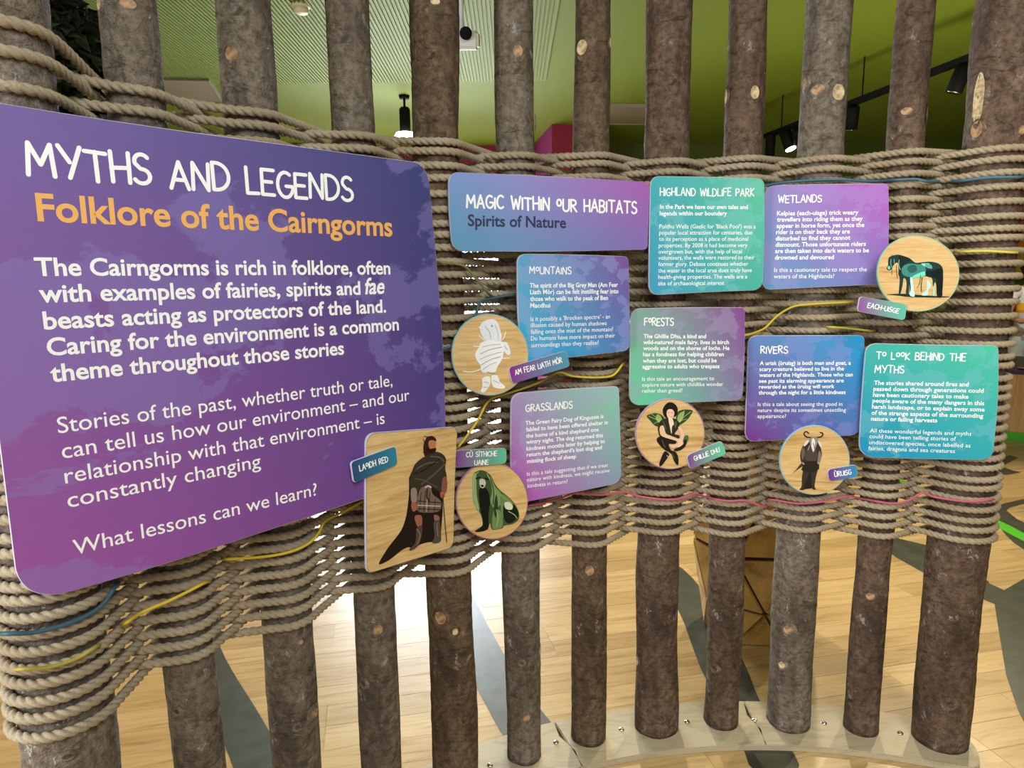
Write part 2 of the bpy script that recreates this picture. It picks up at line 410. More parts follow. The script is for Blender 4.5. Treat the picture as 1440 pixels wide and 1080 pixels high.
# branch knots: (pole, px, py, width px, height px, kind)
KN = [(1, 143, 6, 9, 15, 'p'), (1, 180, 5, 19, 12, 'c'), (2, 328, 77, 17, 17, 'c'), (3, 462, 4, 15, 11, 'd'), (4, 612, 2, 12, 8, 'p'),
      (4, 613, 155, 12, 10, 'd'), (4, 634, 155, 10, 9, 'd'), (5, 728, 72, 12, 14, 'c'), (5, 755, 173, 5, 12, 'p'), (6, 819, 67, 15, 18, 'p'), (6, 858, 60, 5, 13, 'p'),
      (8, 1061, 130, 12, 16, 'p'), (8, 1022, 136, 6, 17, 'p'), (9, 1150, 126, 16, 12, 'c'), (9, 1178, 130, 17, 19, 'p'), (9, 1131, 118, 9, 15, 'c'),
      (10, 1275, 156, 13, 9, 'c'), (10, 1305, 160, 6, 15, 'p'), (10, 1258, 184, 12, 12, 'd'), (11, 1374, 182, 15, 20, 'c'), (11, 1377, 138, 14, 62, 'p'), (11, 1435, 183, 9, 11, 'c'),
      (3, 531, 884, 12, 13, 'c'), (3, 513, 960, 10, 10, 'd'), (4, 620, 868, 15, 17, 'c'), (4, 640, 888, 7, 9, 'p'), (4, 652, 1010, 14, 14, 'd'),
      (5, 758, 915, 7, 13, 'p'), (5, 740, 1008, 9, 9, 'c'), (5, 734, 932, 7, 6, 'd'), (6, 829, 801, 11, 13, 'c'), (7, 897, 929, 6, 12, 'p'), (7, 930, 1010, 10, 9, 'd'), (8, 1005, 940, 10, 9, 'd'),
      (9, 1086, 860, 7, 11, 'c'), (9, 1109, 884, 11, 11, 'c'), (9, 1101, 934, 8, 9, 'p'), (10, 1224, 838, 10, 9, 'c'), (11, 1336, 990, 13, 12, 'd'),
      (2, 441, 1002, 12, 12, 'c'), (2, 423, 902, 6, 6, 'c'), (2, 418, 1022, 9, 8, 'd'), (1, 250, 1000, 10, 9, 'd'), (0, 95, 1062, 16, 8, 'd')]
for (i, px, py, w, h, kd) in KN:
    d = ray(px, py); 
    c = pc(i, 1.0 if py < 500 else .2); R = pole_radius(i, 1.0)*1.0
    dx, dy = d.x, d.y; A = dx*dx+dy*dy; B = -2*(dx*c.x+dy*c.y); C_ = c.x**2+c.y**2-(R*.985)**2
    D = B*B-4*A*C_
    t = (-B-math.sqrt(max(D, 0)))/(2*A); P = CAMPOS+d*t
    c = pc(i, P.z); nrm = Vector((P.x-c.x, P.y-c.y, 0)).normalized()
    P = Vector((c.x, c.y, P.z))+nrm*pole_radius(i, P.z)*.985
    dist = (P-CAMPOS).length; rx, ry = w/2*t/F_PX*1.12, h/2*t/F_PX*1.12
    tang = Vector((-nrm.y, nrm.x, 0)); up = Vector((0, 0, 1))
    V, Fc, mi = [], [], []; sg = 18
    prof = [(1.9, -.10), (1.5, .10), (1.12, .22), (1.0, .24), (.93, .20)] if kd != 'd' else [(1.7, -.06), (1.3, .22), (1.0, .30), (.7, .20), (.4, .02)]
    rmin = min(rx, ry)
    for (f, hgt) in prof:
        for s in range(sg):
            a = 2*PI*s/sg; jj = 1+.08*noise.noise((math.cos(a)*2+px, math.sin(a)*2, py))
            off = tang*(math.cos(a)*rx*f*jj)+up*(math.sin(a)*ry*f*jj)
            base = P+off
            q = Vector((base.x-c.x, base.y-c.y, 0)); 
            rr_ = pole_radius(i, P.z)*.985
            lat = off.dot(tang); dep = math.sqrt(max(rr_**2-min(abs(lat), rr_*.98)**2, 0))-rr_
            V.append(off+nrm*(dep*(.95 if f > 1.2 else .6)+hgt*rmin+.002))
    nl = len(prof)
    for k in range(nl-1):
        for s in range(sg): Fc.append((k*sg+s, k*sg+(s+1) % sg, (k+1)*sg+(s+1) % sg, (k+1)*sg+s)); mi.append(0 if k < nl-2 else 1)
    Fc.append(tuple((nl-1)*sg+s for s in range(sg))); mi.append(1)
    me = pydata(V, Fc, True); me.materials.append(BARK[PTONE[i]]); me.materials.append({'c': M_KNOT, 'p': M_KNOTP, 'd': M_KNOTD}[kd])
    for p_, x_ in zip(me.polygons, mi): p_.material_index = x_
    k_ = bpy.data.objects.new('knot', me); COL.objects.link(k_); k_.parent = POLES[i]
    k_.location = P-Vector((pc(i, 0).x, pc(i, 0).y, 0))

# rope rows
ZF = [.709, .744, .777, .808, .84, .871, .902, .932, .964, .992, 1.02, 1.052, 1.079, 1.111, 1.144, 1.172, 1.199, 1.234, 1.265, 1.291, 1.332, 1.371, 1.411, 1.453, 1.487, 1.522, 1.556, 1.595, 1.624, 1.653, 1.69, 1.728, 1.766, 1.80, 1.834, 1.86]
ZR = []
for k in range(len(ZF)-1): ZR += [ZF[k], (ZF[k]+ZF[k+1])/2]
ZR.append(ZF[-1])
NR = len(ZR)
LAY = .053
def rope_path(j):
    pts = []
    rnd = random.Random(j*17+3)
    zoff = [rnd.uniform(-.0022, .0022) for _ in range(12)]
    for i in range(12):
        z = ZR[j]+zoff[i]
        top = max(0, (ZR[j]-1.74)/.12)
        if i == 0: z += .055*top**1.6
        if i == 1: z += .018*top**1.6
        if i == 11: z += .004*top
        if i in (4, 5, 6, 7, 8): z -= .006*top
        s = 1 if (i+j) % 2 == 0 else -1
        c = pc(i, z); n = NRM[i]*s; t = Vector((-NRM[i].y, NRM[i].x))  # t points to increasing i
        r = pole_radius(i, z)+RR*1.02
        lo, hi = -48, 48
        if i == 0: lo = -168 if s == 1 else -66
        if i == 11: hi = 168 if s == 1 else 66
        a = lo
        while a <= hi:
            q = math.radians(a); p = Vector((c.x, c.y))+n*(r*math.cos(q))+t*(r*math.sin(q))
            pts.append((p.x, p.y, z)); a += 12
    P = np.array(pts)
    # gap points are straight; resample and smooth
    def resample(P, h):
        d = np.r_[0, np.cumsum(np.linalg.norm(np.diff(P, axis=0), axis=1))]
        n = int(d[-1]/h); s = np.linspace(0, d[-1], n)
        return np.c_[np.interp(s, d, P[:, 0]), np.interp(s, d, P[:, 1]), np.interp(s, d, P[:, 2])]
    P = resample(P, .004)
    for _ in range(16):
        Q = P.copy(); Q[1:-1] = .25*P[:-2]+.5*P[1:-1]+.25*P[2:]; P = Q
    for _ in range(150):
        P[1:-1, 2] = .25*P[:-2, 2]+.5*P[1:-1, 2]+.25*P[2:, 2]
    return P
def rope_mesh(P, r=RR, seg=15, lay=LAY, phase=0, org=(0, 0, 0)):
    n = len(P); T = np.gradient(P, axis=0); T /= np.linalg.norm(T, axis=1)[:, None]
    B = np.cross(T, [0, 0, 1.0]); B /= np.linalg.norm(B, axis=1)[:, None]; U = np.cross(B, T)
    s = np.r_[0, np.cumsum(np.linalg.norm(np.diff(P, axis=0), axis=1))]
    th = np.radians(np.add.outer(np.arange(3)*120.0, np.array([-56, -34, 0, 34, 56])).ravel() % 360)
    ang = th[None, :]-(2*np.pi*s/lay)[:, None]      # ring twists with the lay so ridges follow vertices
    dl = np.abs(((th+np.pi/3) % (2*np.pi/3))-np.pi/3)
    rho = (.44*np.cos(dl)+np.sqrt(np.maximum(.57**2-(.44*np.sin(dl))**2, 0)))*r*1.02
    X = np.cos(ang+phase)*rho; Y = np.sin(ang+phase)*rho
    V = P[:, None, :]+X[:, :, None]*B[:, None, :]+Y[:, :, None]*U[:, None, :]-np.array(org)
    V = V.reshape(-1, 3).astype(np.float32)
    i = np.arange(n-1)[:, None]*seg; k = np.arange(seg)[None, :]; k2 = (k+1) % seg
    Fq = np.stack([i+k, i+k2, i+seg+k2, i+seg+k], -1).reshape(-1, 4).astype(np.int32)
    me = bpy.data.meshes.new('rope'); me.vertices.add(len(V)); me.vertices.foreach_set('co', V.ravel())
    me.loops.add(Fq.size); me.loops.foreach_set('vertex_index', Fq.ravel())
    me.polygons.add(len(Fq)); me.polygons.foreach_set('loop_start', np.arange(0, Fq.size, 4, dtype=np.int32))
    me.polygons.foreach_set('loop_total', np.full(len(Fq), 4, dtype=np.int32))
    me.polygons.foreach_set('use_smooth', np.ones(len(Fq), bool)); me.update(calc_edges=True); me.validate()
    return me
for j in range(NR):
    fpart('rope_strand', rope_mesh(rope_path(j), phase=j*1.3, org=(.35, 2.0, 0)), M_ROPE, None, (.35, 2.0, 0))

# base plates with chrome screws
def fence_curve(off, n=6, ext=(.16, .05)):
    pts = [Vector((x, y, 0)) for x, y in XY]
    a = pts[0]+(pts[0]-pts[1]).normalized()*ext[0]; b = pts[-1]+(pts[-1]-pts[-2]).normalized()*ext[1]
    P = catmull([a]+pts+[b], n); out = []
    for i, p in enumerate(P):
        t = (P[min(i+1, len(P)-1)]-P[max(i-1, 0)]).normalized(); out.append(p+Vector((t.y, -t.x, 0))*off)
    return out
fr, bk = fence_curve(.125), fence_curve(-.108)
NC = len(fr)
def plate(i0, i1, endcap, name='base_plate'):
    a = [p.copy() for p in fr[i0:i1+1]]; b = [p.copy() for p in bk[i0:i1+1]][::-1]
    if endcap:
        c = (fr[i1]+bk[i1])/2; e = (fr[i1]-c); t = Vector((-e.y, e.x, 0)); 
        if t.dot(fr[i1]-fr[i1-1]) < 0: t = -t
        cap = [c+e*math.cos(q)+t*math.sin(q)*.42 for q in [PI*k/12 for k in range(1, 12)]]
        ol = a+cap+b
    else:
        j = Vector((.012, 0, 0)); ol = a+[fr[i1]*.66+bk[i1]*.34+j, fr[i1]*.33+bk[i1]*.67-j]+b
    bm = bmesh.new(); vs = [bm.verts.new((p.x-.35, p.y-2.0, .0015)) for p in ol]; f = bm.faces.new(vs)
    r = bmesh.ops.extrude_face_region(bm, geom=[f]); tv = [v for v in r['geom'] if isinstance(v, bmesh.types.BMVert)]
    bmesh.ops.translate(bm, vec=(0, 0, .0185), verts=tv)
    es = [e for e in bm.edges if all(v in tv for v in e.verts)]
    bmesh.ops.bevel(bm, geom=es, offset=.003, segments=2, affect='EDGES')
    bmesh.ops.triangulate(bm, faces=[f for f in bm.faces if len(f.verts) > 4])
    return link(name, bm_done(bm), M_PLATE, fence)
s1, s2 = 6*6+4, 9*6+3
plate(0, s1, False); plate(s1, s2, False); plate(s2, NC-1, True)
sb = bmesh.new(); bmesh.ops.create_uvsphere(sb, u_segments=14, v_segments=8, radius=.0095)
for v in sb.verts: v.co.z = max(v.co.z*.55, -.001)
for a_ in (0, PI/2): bm_box(sb, (0, 0, .0052), (.009, .0018, .0014), Matrix.Rotation(a_, 3, 'Z'))
sme = bm_done(sb, True); sme.materials.append(M_STEEL)
for (x, y) in [(782, 1044), (689, 1076), (874, 1025.7), (966, 1015), (1061, 1012.5), (1159, 1017), (1266, 1031)]:
    p = at_z(x, y, .0205); o = bpy.data.objects.new('screw', sme); COL.objects.link(o); o.parent = fence; o.location = p-Vector((.35, 2, 0))

# ------------------------------------------------------------------ signs
T_BOARD = .008
class Plane:
    def __init__(s, heading, poles, extra=0.0):
        s.h = math.radians(heading); s.D = Vector((math.cos(s.h), math.sin(s.h), 0)); s.N = Vector((math.sin(s.h), -math.cos(s.h), 0))
        s.O = Vector((XY[poles[0]][0], XY[poles[0]][1], 0))
        s.c0 = max((Vector((XY[i][0], XY[i][1], 0))-s.O).dot(s.N)+PR[i]*1.04+2.1*RR+.003 for i in poles)+extra
    def hit(s, px, py, c):
        d = ray(px, py); t = (s.c0+c-(CAMPOS-s.O).dot(s.N))/d.dot(s.N); P = CAMPOS+d*t-s.O
        return P.dot(s.D), P.z
def fillet(pts):
    """pts: (x, y, r) in the sign plane; rounded by quadratic curves"""
    out = []; n = len(pts)
    for i in range(n):
        p = Vector(pts[i][:2]); a = Vector(pts[i-1][:2]); b = Vector(pts[(i+1) % n][:2]); r = pts[i][2]
        if r <= 0:
            r = min((a-p).length, (b-p).length)*.45
        r = min(r, (a-p).length*.49, (b-p).length*.49)
        A = p+(a-p).normalized()*r; B = p+(b-p).normalized()*r
        for k in range(9):
            t = k/8; out.append((1-t)**2*A+2*t*(1-t)*(p*.82+(A+B)*.09)+t*t*B)
    return out
def board(root, ol, c_back, c_front, face_mat, edge_mat, name='board'):
    n = len(ol); V = []; bev = .0012
    cx = sum(p[0] for p in ol)/n; cy = sum(p[1] for p in ol)/n
    def inset(p, d):
        v = Vector((p[0]-cx, p[1]-cy)); L = v.length; v *= (1-d/L); return (v.x+cx, v.y+cy)
    rings = [(0, c_back), (0, c_front-bev), (bev*.4, c_front-bev*.4), (bev, c_front)]
    for d, c in rings:
        for p in ol:
            q = inset(p, d) if d else p; V.append((q[0], -c, q[1]))
    Fc = []; mi = []
    for k in range(len(rings)-1):
        for i in range(n): Fc.append((k*n+i, k*n+(i+1) % n, (k+1)*n+(i+1) % n, (k+1)*n+i)); mi.append(1)
    Fc.append(tuple(range(n))[::-1]); mi.append(1); Fc.append(tuple(3*n+i for i in range(n))); mi.append(0)
    me = pydata(V, Fc); me.materials.append(face_mat); me.materials.append(edge_mat)
    for p, x in zip(me.polygons, mi): p.material_index = x
    xs = [p[0] for p in ol]; ys = [p[1] for p in ol]; x0, x1, y0, y1 = min(xs), max(xs), min(ys), max(ys)
    uv = me.uv_layers.new(name='UV')
    for lp in me.loops:
        v = me.vertices[lp.vertex_index].co; uv.data[lp.index].uv = ((v.x-x0)/(x1-x0), (v.z-y0)/(y1-y0))
    bm = bmesh.new(); bm.from_mesh(me); bmesh.ops.recalc_face_normals(bm, faces=bm.faces)
    bmesh.ops.triangulate(bm, faces=[f for f in bm.faces if len(f.verts) > 4]); bm.to_mesh(me); bm.free()
    o = bpy.data.objects.new(name, me); COL.objects.link(o); o.parent = root; return o

class Sign:
    def __init__(s, name, plane, level, label, cat, group=None, thick=T_BOARD):
        s.pl = plane; s.cb = level*T_BOARD+(level*.0004); s.cf = s.cb+thick; s.eps = .0003
        s.root = empty(name, (plane.O.x+plane.N.x*plane.c0, plane.O.y+plane.N.y*plane.c0, 0), plane.h)
        tag(s.root, label, cat, group)
    def uv(s, px, py, c=None): return s.pl.hit(px, py, s.cf if c is None else c)
    def px_len(s, px, py, n=10):
        a = s.uv(px, py); b = s.uv(px, py-n); return (b[1]-a[1])/n
    def outline(s, pts):
        out = []
        for (x, y, r) in pts:
            u, v = s.uv(x, y); k = s.px_len(x, y); out.append((u, v, r*k))
        return fillet(out)
    def make(s, pts, fm, em=None):
        s.ol = s.outline(pts); board(s.root, s.ol, s.cb, s.cf, fm, em or M_EDGE); return s
    def disc(s, cx, cy, rx, ry, fm, em, wob=.012, seed=0):
        ol = []
        for k in range(56):
            a = -2*PI*k/56; w = 1+wob*math.sin(2*a+seed)+wob*.7*math.sin(3*a+seed*2)
            ol.append(Vector(s.uv(cx+rx*w*math.cos(a), cy+ry*w*math.sin(a))))
        s.ol = ol; board(s.root, ol, s.cb, s.cf, fm, em)
        return s
    def rim(s, m, w=.0028):
        n = len(s.ol); cx = sum(p[0] for p in s.ol)/n; cy = sum(p[1] for p in s.ol)/n; V = []; c = s.cf+.0002
        for d in (.0012, w):
            for p in s.ol:
                v = Vector((p[0]-cx, p[1]-cy)); v *= (1-d/v.length); V.append((v.x+cx, -c, v.y+cy))
        Fc = [(i, (i+1) % n, n+(i+1) % n, n+i) for i in range(n)]
        link('printed_rim', pydata(V, Fc), m, s.root); return s
    def place(s, V2, Fc, m, name, layer=1):
        c = s.cf+s.eps*layer
        if name == 'title':      # overlapping brush strokes of the hand lettering lie a hair apart
            V3 = [(x, -c, y) for x, y in V2]
            for q, f in enumerate(Fc):
                for v in f: V3[v] = (V3[v][0], -c-(q % 37)*1.1e-5, V3[v][2])
            return link(name, pydata(V3, Fc), m, s.root)
        o = link(name, pydata([(x, -c, y) for x, y in V2], Fc), m, s.root)
        return o

# text -------------------------------------------------------------
_tc = bpy.data.curves.new('txt', 'FONT'); _to = bpy.data.objects.new('txt', _tc); COL.objects.link(_to)
_tc.fill_mode = 'FRONT'
def text_geo(body, bold, res=2):
    _tc.body = body; _tc.offset = .022 if bold else .003; _tc.resolution_u = res
    bpy.context.view_layer.update()
    dg = bpy.context.evaluated_depsgraph_get(); ev = _to.evaluated_get(dg); me = ev.to_mesh()
    V = [(v.co.x, v.co.y) for v in me.vertices]; Fc = [tuple(p.vertices) for p in me.polygons]; ev.to_mesh_clear()
    return V, Fc
def paragraph(sign, lines, m, bold=False, name='lettering', ky=1.0, res=2, shear=0.0):
    geo = []
    for (txt, x0, y0, x1, y1) in lines:
        V, Fc = text_geo(txt, bold, res); A = Vector(sign.uv(x0, y0)); B = Vector(sign.uv(x1, y1))
        w0 = min(v[0] for v in V); w1 = max(v[0] for v in V); geo.append((V, Fc, A, B, w0, (B-A).length/(w1-w0)))
    sy = sorted(g[5] for g in geo)[len(geo)//2]*ky
    OV, OF = [], []
    for V, Fc, A, B, w0, sx in geo:
        d = (B-A).normalized(); n = Vector((-d.y, d.x)); b = len(OV)
        for x, y in V:
            p = A+d*((x-w0+shear*y)*sx)+n*(y*sy); OV.append((p.x, p.y))
        OF += [tuple(b+k for k in f) for f in Fc]
    sign.place(OV, OF, m, name)
# hand drawn capitals: strokes on a unit-height cell
def arc(cx, cy, rx, ry, a0, a1, n=10): return [(cx+rx*math.cos(math.radians(a0+(a1-a0)*k/n)), cy+ry*math.sin(math.radians(a0+(a1-a0)*k/n))) for k in range(n+1)]
G = {
 'A': (.56, [[(0, 0), (.27, 1), (.56, 0)], [(.1, .33), (.47, .33)]]),
 'B': (.48, [[(.02, 0), (0, 1)], [(0, 1)]+arc(.2, .77, .24, .23, 90, -90)+[(0, .52)], [(0, .52)]+arc(.22, .26, .26, .26, 90, -90)+[(.02, 0)]]),
 'C': (.5, [arc(.3, .5, .3, .5, 50, 310, 14)]),
 'D': (.54, [[(.02, 0), (0, 1)], [(0, 1)]+arc(.12, .5, .42, .5, 90, -90, 14)+[(.02, 0)]]),
 'E': (.44, [[(.44, 1), (0, 1), (0, 0), (.44, 0)], [(0, .52), (.36, .52)]]),
 'F': (.44, [[(.44, 1), (0, 1), (0, 0)], [(0, .54), (.36, .54)]]),
 'G': (.54, [arc(.3, .5, .3, .5, 55, 340, 14)+[(.56, .45), (.32, .45)]]),
 'H': (.5, [[(0, 1), (.02, 0)], [(.5, 1), (.5, 0)], [(0, .46), (.5, .5)]]),
 'I': (.02, [[(.01, .85), (.01, 0)]]),
 'K': (.48, [[(0, 1), (.02, 0)], [(.46, 1), (.02, .45), (.48, 0)]]),
 'L': (.42, [[(0, 1), (.02, 0), (.42, .02)]]),
 'M': (.66, [[(0, 0), (.06, 1), (.33, .35), (.6, 1), (.66, 0)]]),
 'N': (.52, [[(0, 0), (.02, 1), (.5, 0), (.52, 1)]]),
 'O': (.6, [arc(.3, .5, .3, .5, 0, 360, 18)]),
 'o': (.38, [arc(.19, .68, .19, .27, 0, 360, 14)]),
 'P': (.46, [[(.02, 0), (0, 1)], [(0, 1)]+arc(.18, .74, .28, .26, 90, -90)+[(0, .46)]]),
 'R': (.5, [[(.02, 0), (0, 1)], [(0, 1)]+arc(.18, .76, .26, .24, 90, -90)+[(0, .5)], [(.14, .5), (.5, 0)]]),
 'S': (.46, [arc(.24, .76, .21, .24, 35, 200, 8)+[(.2, .5)]+arc(.22, .25, .24, .25, 70, -150, 10)]),
 'T': (.56, [[(0, 1), (.56, .97)], [(.28, 1), (.3, 0)]]),
 'U': (.52, [[(0, 1)]+arc(.26, .28, .26, .28, 180, 360, 10)+[(.52, 1)]]),
 'V': (.52, [[(0, 1), (.26, 0), (.52, 1)]]),
 'W': (.74, [[(0, 1), (.18, 0), (.37, .75), (.56, 0), (.74, 1)]]),
 'Y': (.54, [[(0, 1), (.27, .5)], [(.56, 1), (.25, 0)]]),
 '-': (.3, [[(0, .45), (.3, .45)]]), ' ': (.34, []), '`': (0, [])}
G['Ù'] = (.52, G['U'][1]+[[(.14, 1.3), (.3, 1.15)]]); G['Ì'] = (.08, [[(.05, .85), (.05, 0)], [(-.06, 1.28), (.1, 1.12)]]); G['Ò'] = (.6, G['O'][1]+[[(.2, 1.32), (.36, 1.17)]])
G['f'] = (.34, [arc(.24, .72, .16, .24, 60, 180, 6)+[(.1, 0)], [(0, .5), (.3, .5)]])
def stroke_geo(P, hw, V, Fc, seg=6):
    """round capped ribbon"""
    n = len(P)
    for i in range(n-1):
        a, b = Vector(P[i][:2]), Vector(P[i+1][:2]); d = b-a
        if d.length < 1e-6: continue
        d.normalize(); nn = Vector((-d.y, d.x))*hw; k = len(V); V += [a+nn, a-nn, b-nn, b+nn]; Fc.append((k, k+1, k+2, k+3))
    for i in range(n):
        if i in (0, n-1) or True:
            k = len(V); c = Vector(P[i][:2]); V += [c+Vector((math.cos(2*PI*q/10), math.sin(2*PI*q/10)))*hw for q in range(10)]; Fc.append(tuple(range(k, k+10)))
def title(sign, txt, x0, y0, x1, y1, cap, m=None, w=.075, name='title', gap=.17, bounce=.05):
    m = m or M_WHITE; x = 0; S = []
    rnd = random.Random(len(txt)*7+ord(txt[0]))
    for ch in txt:
        wd, st = G[ch]; dy = rnd.uniform(-bounce, bounce); hs = 1+rnd.uniform(-.05, .05)
        for s_ in st: S.append([(x+p[0], dy+p[1]*hs) for p in s_])
        x += wd+gap
    x -= gap
    A = Vector(sign.uv(x0, y0)); B = Vector(sign.uv(x1, y1)); sx = (B-A).length/x; sy = cap*sign.px_len((x0+x1)/2, (y0+y1)/2)
    d = (B-A).normalized(); n = Vector((-d.y, d.x)); V, Fc = [], []
    for s_ in S: stroke_geo([A+d*(p[0]*sx)+n*(p[1]*sy) for p in s_], w*sy, V, Fc)
    sign.place([(v.x, v.y) for v in V], Fc, m, name)

def illustration(sign, ox, oy, sc, items, name='illustration'):
    """flat ink shapes; item = (color, points[, stroke width])"""
    V, Fc, cols, cs = [], [], [], []
    for li, it in enumerate(items):
        col = lin(it[0]); P = [Vector(sign.uv(ox+x/sc, oy+y/sc)) for x, y in it[1]]; c = sign.cf+.0003+li*.00006
        if len(it) > 2:
            v, f = [], []; hw = it[2]/sc*sign.px_len(ox+it[1][0][0]/sc, oy+it[1][0][1]/sc)/2
            PP = catmull([Vector((p.x, p.y, 0)) for p in P], 4) if len(P) > 2 else P
            stroke_geo([(p[0], p[1]) for p in PP], hw, v, f)
        else:
            PP = catmull([Vector((p.x, p.y, 0)) for p in P], 3, True)
            bm = bmesh.new(); vs = [bm.verts.new(p) for p in PP]
            try: bm.faces.new(vs)
            except Exception: bm.free(); continue
            bmesh.ops.triangulate(bm, faces=bm.faces); bm.verts.index_update()
            v = [(q.co.x, q.co.y) for q in bm.verts]; f = [tuple(q.index for q in t.verts) for t in bm.faces]; bm.free()
        b = len(V); off_ = [0]*len(v)
        for q_, t_ in enumerate(f):
            for x_ in t_: off_[x_] = (q_ % 6)*8e-6 if len(it) > 2 else 0
        V += [(p[0], -c-off_[q_], p[1]) for q_, p in enumerate(v)]; Fc += [tuple(b+q for q in t) for t in f]; cols += [col]*len(f)
    me = pydata(V, Fc); me.materials.append(M_VC)
    at = me.color_attributes.new('ink', 'FLOAT_COLOR', 'CORNER')
    li = 0
    for p, c in zip(me.polygons, cols):
        for l in p.loop_indices: at.data[l].color = c
    o = bpy.data.objects.new(name, me); COL.objects.link(o); o.parent = sign.root; return o

PA = Plane(42, [0, 1, 2, 3, 4]); PB = Plane(20, [4, 5, 6, 7]); PE = Plane(5, [7, 8, 9]); PG = Plane(-3, [8, 9, 10]); PH = Plane(-12, [10, 11]); PI_ = Plane(-8, [9, 10, 11], .012)

BIG = Sign('information_board', PA, 0, 'largest purple board, headed Myths and Legends, fixed across the left poles', 'sign')
BIG.make([(-62, 135, 25), (200, 176.5, 0), (601, 230, 24), (613, 350, 0), (626, 520, 0), (627, 663, 20), (450, 722, 0), (213, 800, 0), (28, 852, 52)],
         gradient('purple_board_print', '#7562a8', '#3c4578', '#a258a8', '#54408c', '#8a80c4', 3.2, 2.3))
title(BIG, 'MYTHS AND LEGENDS', 40, 246, 496, 284, 38, w=.072, name='title', gap=.14, bounce=.05)
paragraph(BIG, [('Folklore of the Cairngorms', 53, 310, 552, 332)], M_AMBER, True, 'subtitle', 1.02, 5)
paragraph(BIG, [('The Cairngorms is rich in folklore, often', 50, 387.5, 549, 385.5), ('with examples of fairies, spirits and', 56, 425, 507, 414),
                ('beasts acting as protectors of the land.', 62, 463, 543, 439), ('Caring for the environment is a common', 67, 500, 561, 464), ('theme throughout those stories', 72, 537, 484, 498)], M_WHITE, True, 'lettering', 1.0, 4)
paragraph(BIG, [('fae', 512, 413.5, 540, 412.5)], M_WHITE, True, 'lettering', 1.15, 4, .2)
paragraph(BIG, [('Stories of the past, whether truth or tale,', 82, 609.5, 552, 542.5), ('can tell us how our environment \u2013 and our', 88, 645, 576, 562.5), ('relationship with that environment \u2013 is', 92, 680, 541, 595.5),
                ('constantly changing', 96, 714, 367, 656.5), ('What lessons can we learn?', 104, 781, 446, 696)], M_WHITE, False, 'lettering', 1.0, 4)

MAG = Sign('heading_board', PB, 0, 'wide blue to purple board reading Magic Within Our Habitats', 'sign')
MAG.make([(630.5, 241.5, 15), (800, 249, 0), (914, 256, 9), (910.6, 351, 6), (776, 354, 0), (636, 353.5, 16), (631, 300, 0)],
         gradient('heading_print', '#7a98d0', '#ac62b8', '#5c9cc0', '#8270b8'))
title(MAG, 'MAGIC WITHIN oUR HABITATS', 656.5, 292, 895, 299.5, 17, w=.085)
paragraph(MAG, [('Spirits of Nature', 658, 317.5, 796, 320.5)], M_NAVY, True, 'subtitle', 1.0, 3)

MOU = Sign('information_board', PB, 0, 'blue board headed Mountains, under the wide heading board', 'sign')
MOU.make([(727.5, 357, 12), (805, 357.5, 0), (884, 360.5, 8), (885.5, 430, 0), (886, 493, 10), (801, 503, 0), (732, 510, 10), (727.5, 430, 0)],
         gradient('mountains_print', '#5fa4cc', '#8048a0', '#2fb8e0', '#4c78bc', '#98a4dc', 3.4, 5.1))
title(MOU, 'MoUNTAINS', 744.6, 384.5, 803, 385.5, 9.5, w=.08)
paragraph(MOU, [('The spirit of the Big Grey Man (Am Fear', 745, 404.6, 869, 403.3), ('Liath M\u00f2r) can be felt instilling fear into', 745.4, 413.8, 869.6, 412.4), ('those who walk to the peak of Ben', 745.6, 423.3, 855, 421.8), ('Macdhui', 745.6, 432.7, 773.8, 432.3)], M_WHITE, True, ky=1.05)
paragraph(MOU, [("Is it possibly a 'Brocken spectre' - an", 746, 451.7, 857.7, 447.8), ('illusion caused by human shadows', 746.5, 460.3, 853, 457.2), ('falling onto the mist of the mountain?', 746.5, 469.6, 861.8, 465.6), ('Do humans have more impact on their', 746.5, 479, 864.7, 474.5), ('surroundings than they realise?', 746.8, 488.5, 841.8, 484.4)], M_WHITE, False, ky=1.05)

HIG = Sign('information_board', PE, 1, 'teal green board headed Highland Wildlife Park, top row beside the wide heading board', 'sign')
HIG.make([(915, 247.5, 12), (1000, 248.5, 0), (1075, 251, 9), (1075.5, 330, 0), (1072, 408, 13), (1000, 410.5, 0), (912.5, 415.5, 14), (913, 330, 0)],
         gradient('teal_board_print', '#3fa8b4', '#60c09c', '#4098c0', '#46aca0', '#78c4c4', 3.4, 8.7))
title(HIG, 'HIGHLAND WILDLIFE PARK', 928.2, 275, 1060, 275.8, 10.5, w=.075)
paragraph(HIG, [('In the Park we have our own tales and', 928, 293.5, 1051.5, 294), ('legends within our boundary', 927.6, 302.8, 1022.3, 302.8)], M_WHITE, True, ky=1.0)
paragraph(HIG, [("Poldhu Wells (Gaelic for 'Black Pool') was a", 927.2, 321.3, 1062.4, 321.3), ('popular local attraction for centuries, due', 926.9, 330, 1057.9, 329.7), ('to its perception as a place of medicinal', 926.7, 338.8, 1052, 338.6), ('properties. By 2008 it had become very', 926.3, 347.9, 1051, 347.5), ('overgrown but, with the help of local', 926, 356.7, 1043, 356.3), ('volunteers, the wells were restored to their', 925.9, 365.4, 1060.8, 364.6), ('former glory. Debate continues whether', 925.7, 374.2, 1052, 373.7), ('the water in the local area does truly have', 925.7, 383.3, 1057, 382.6), ('health-giving properties. The wells are a', 925.5, 392.2, 1050.7, 391.5), ('site of archaeological interest', 925.3, 401.4, 1018.4, 400.6)], M_WHITE, False, ky=1.05)

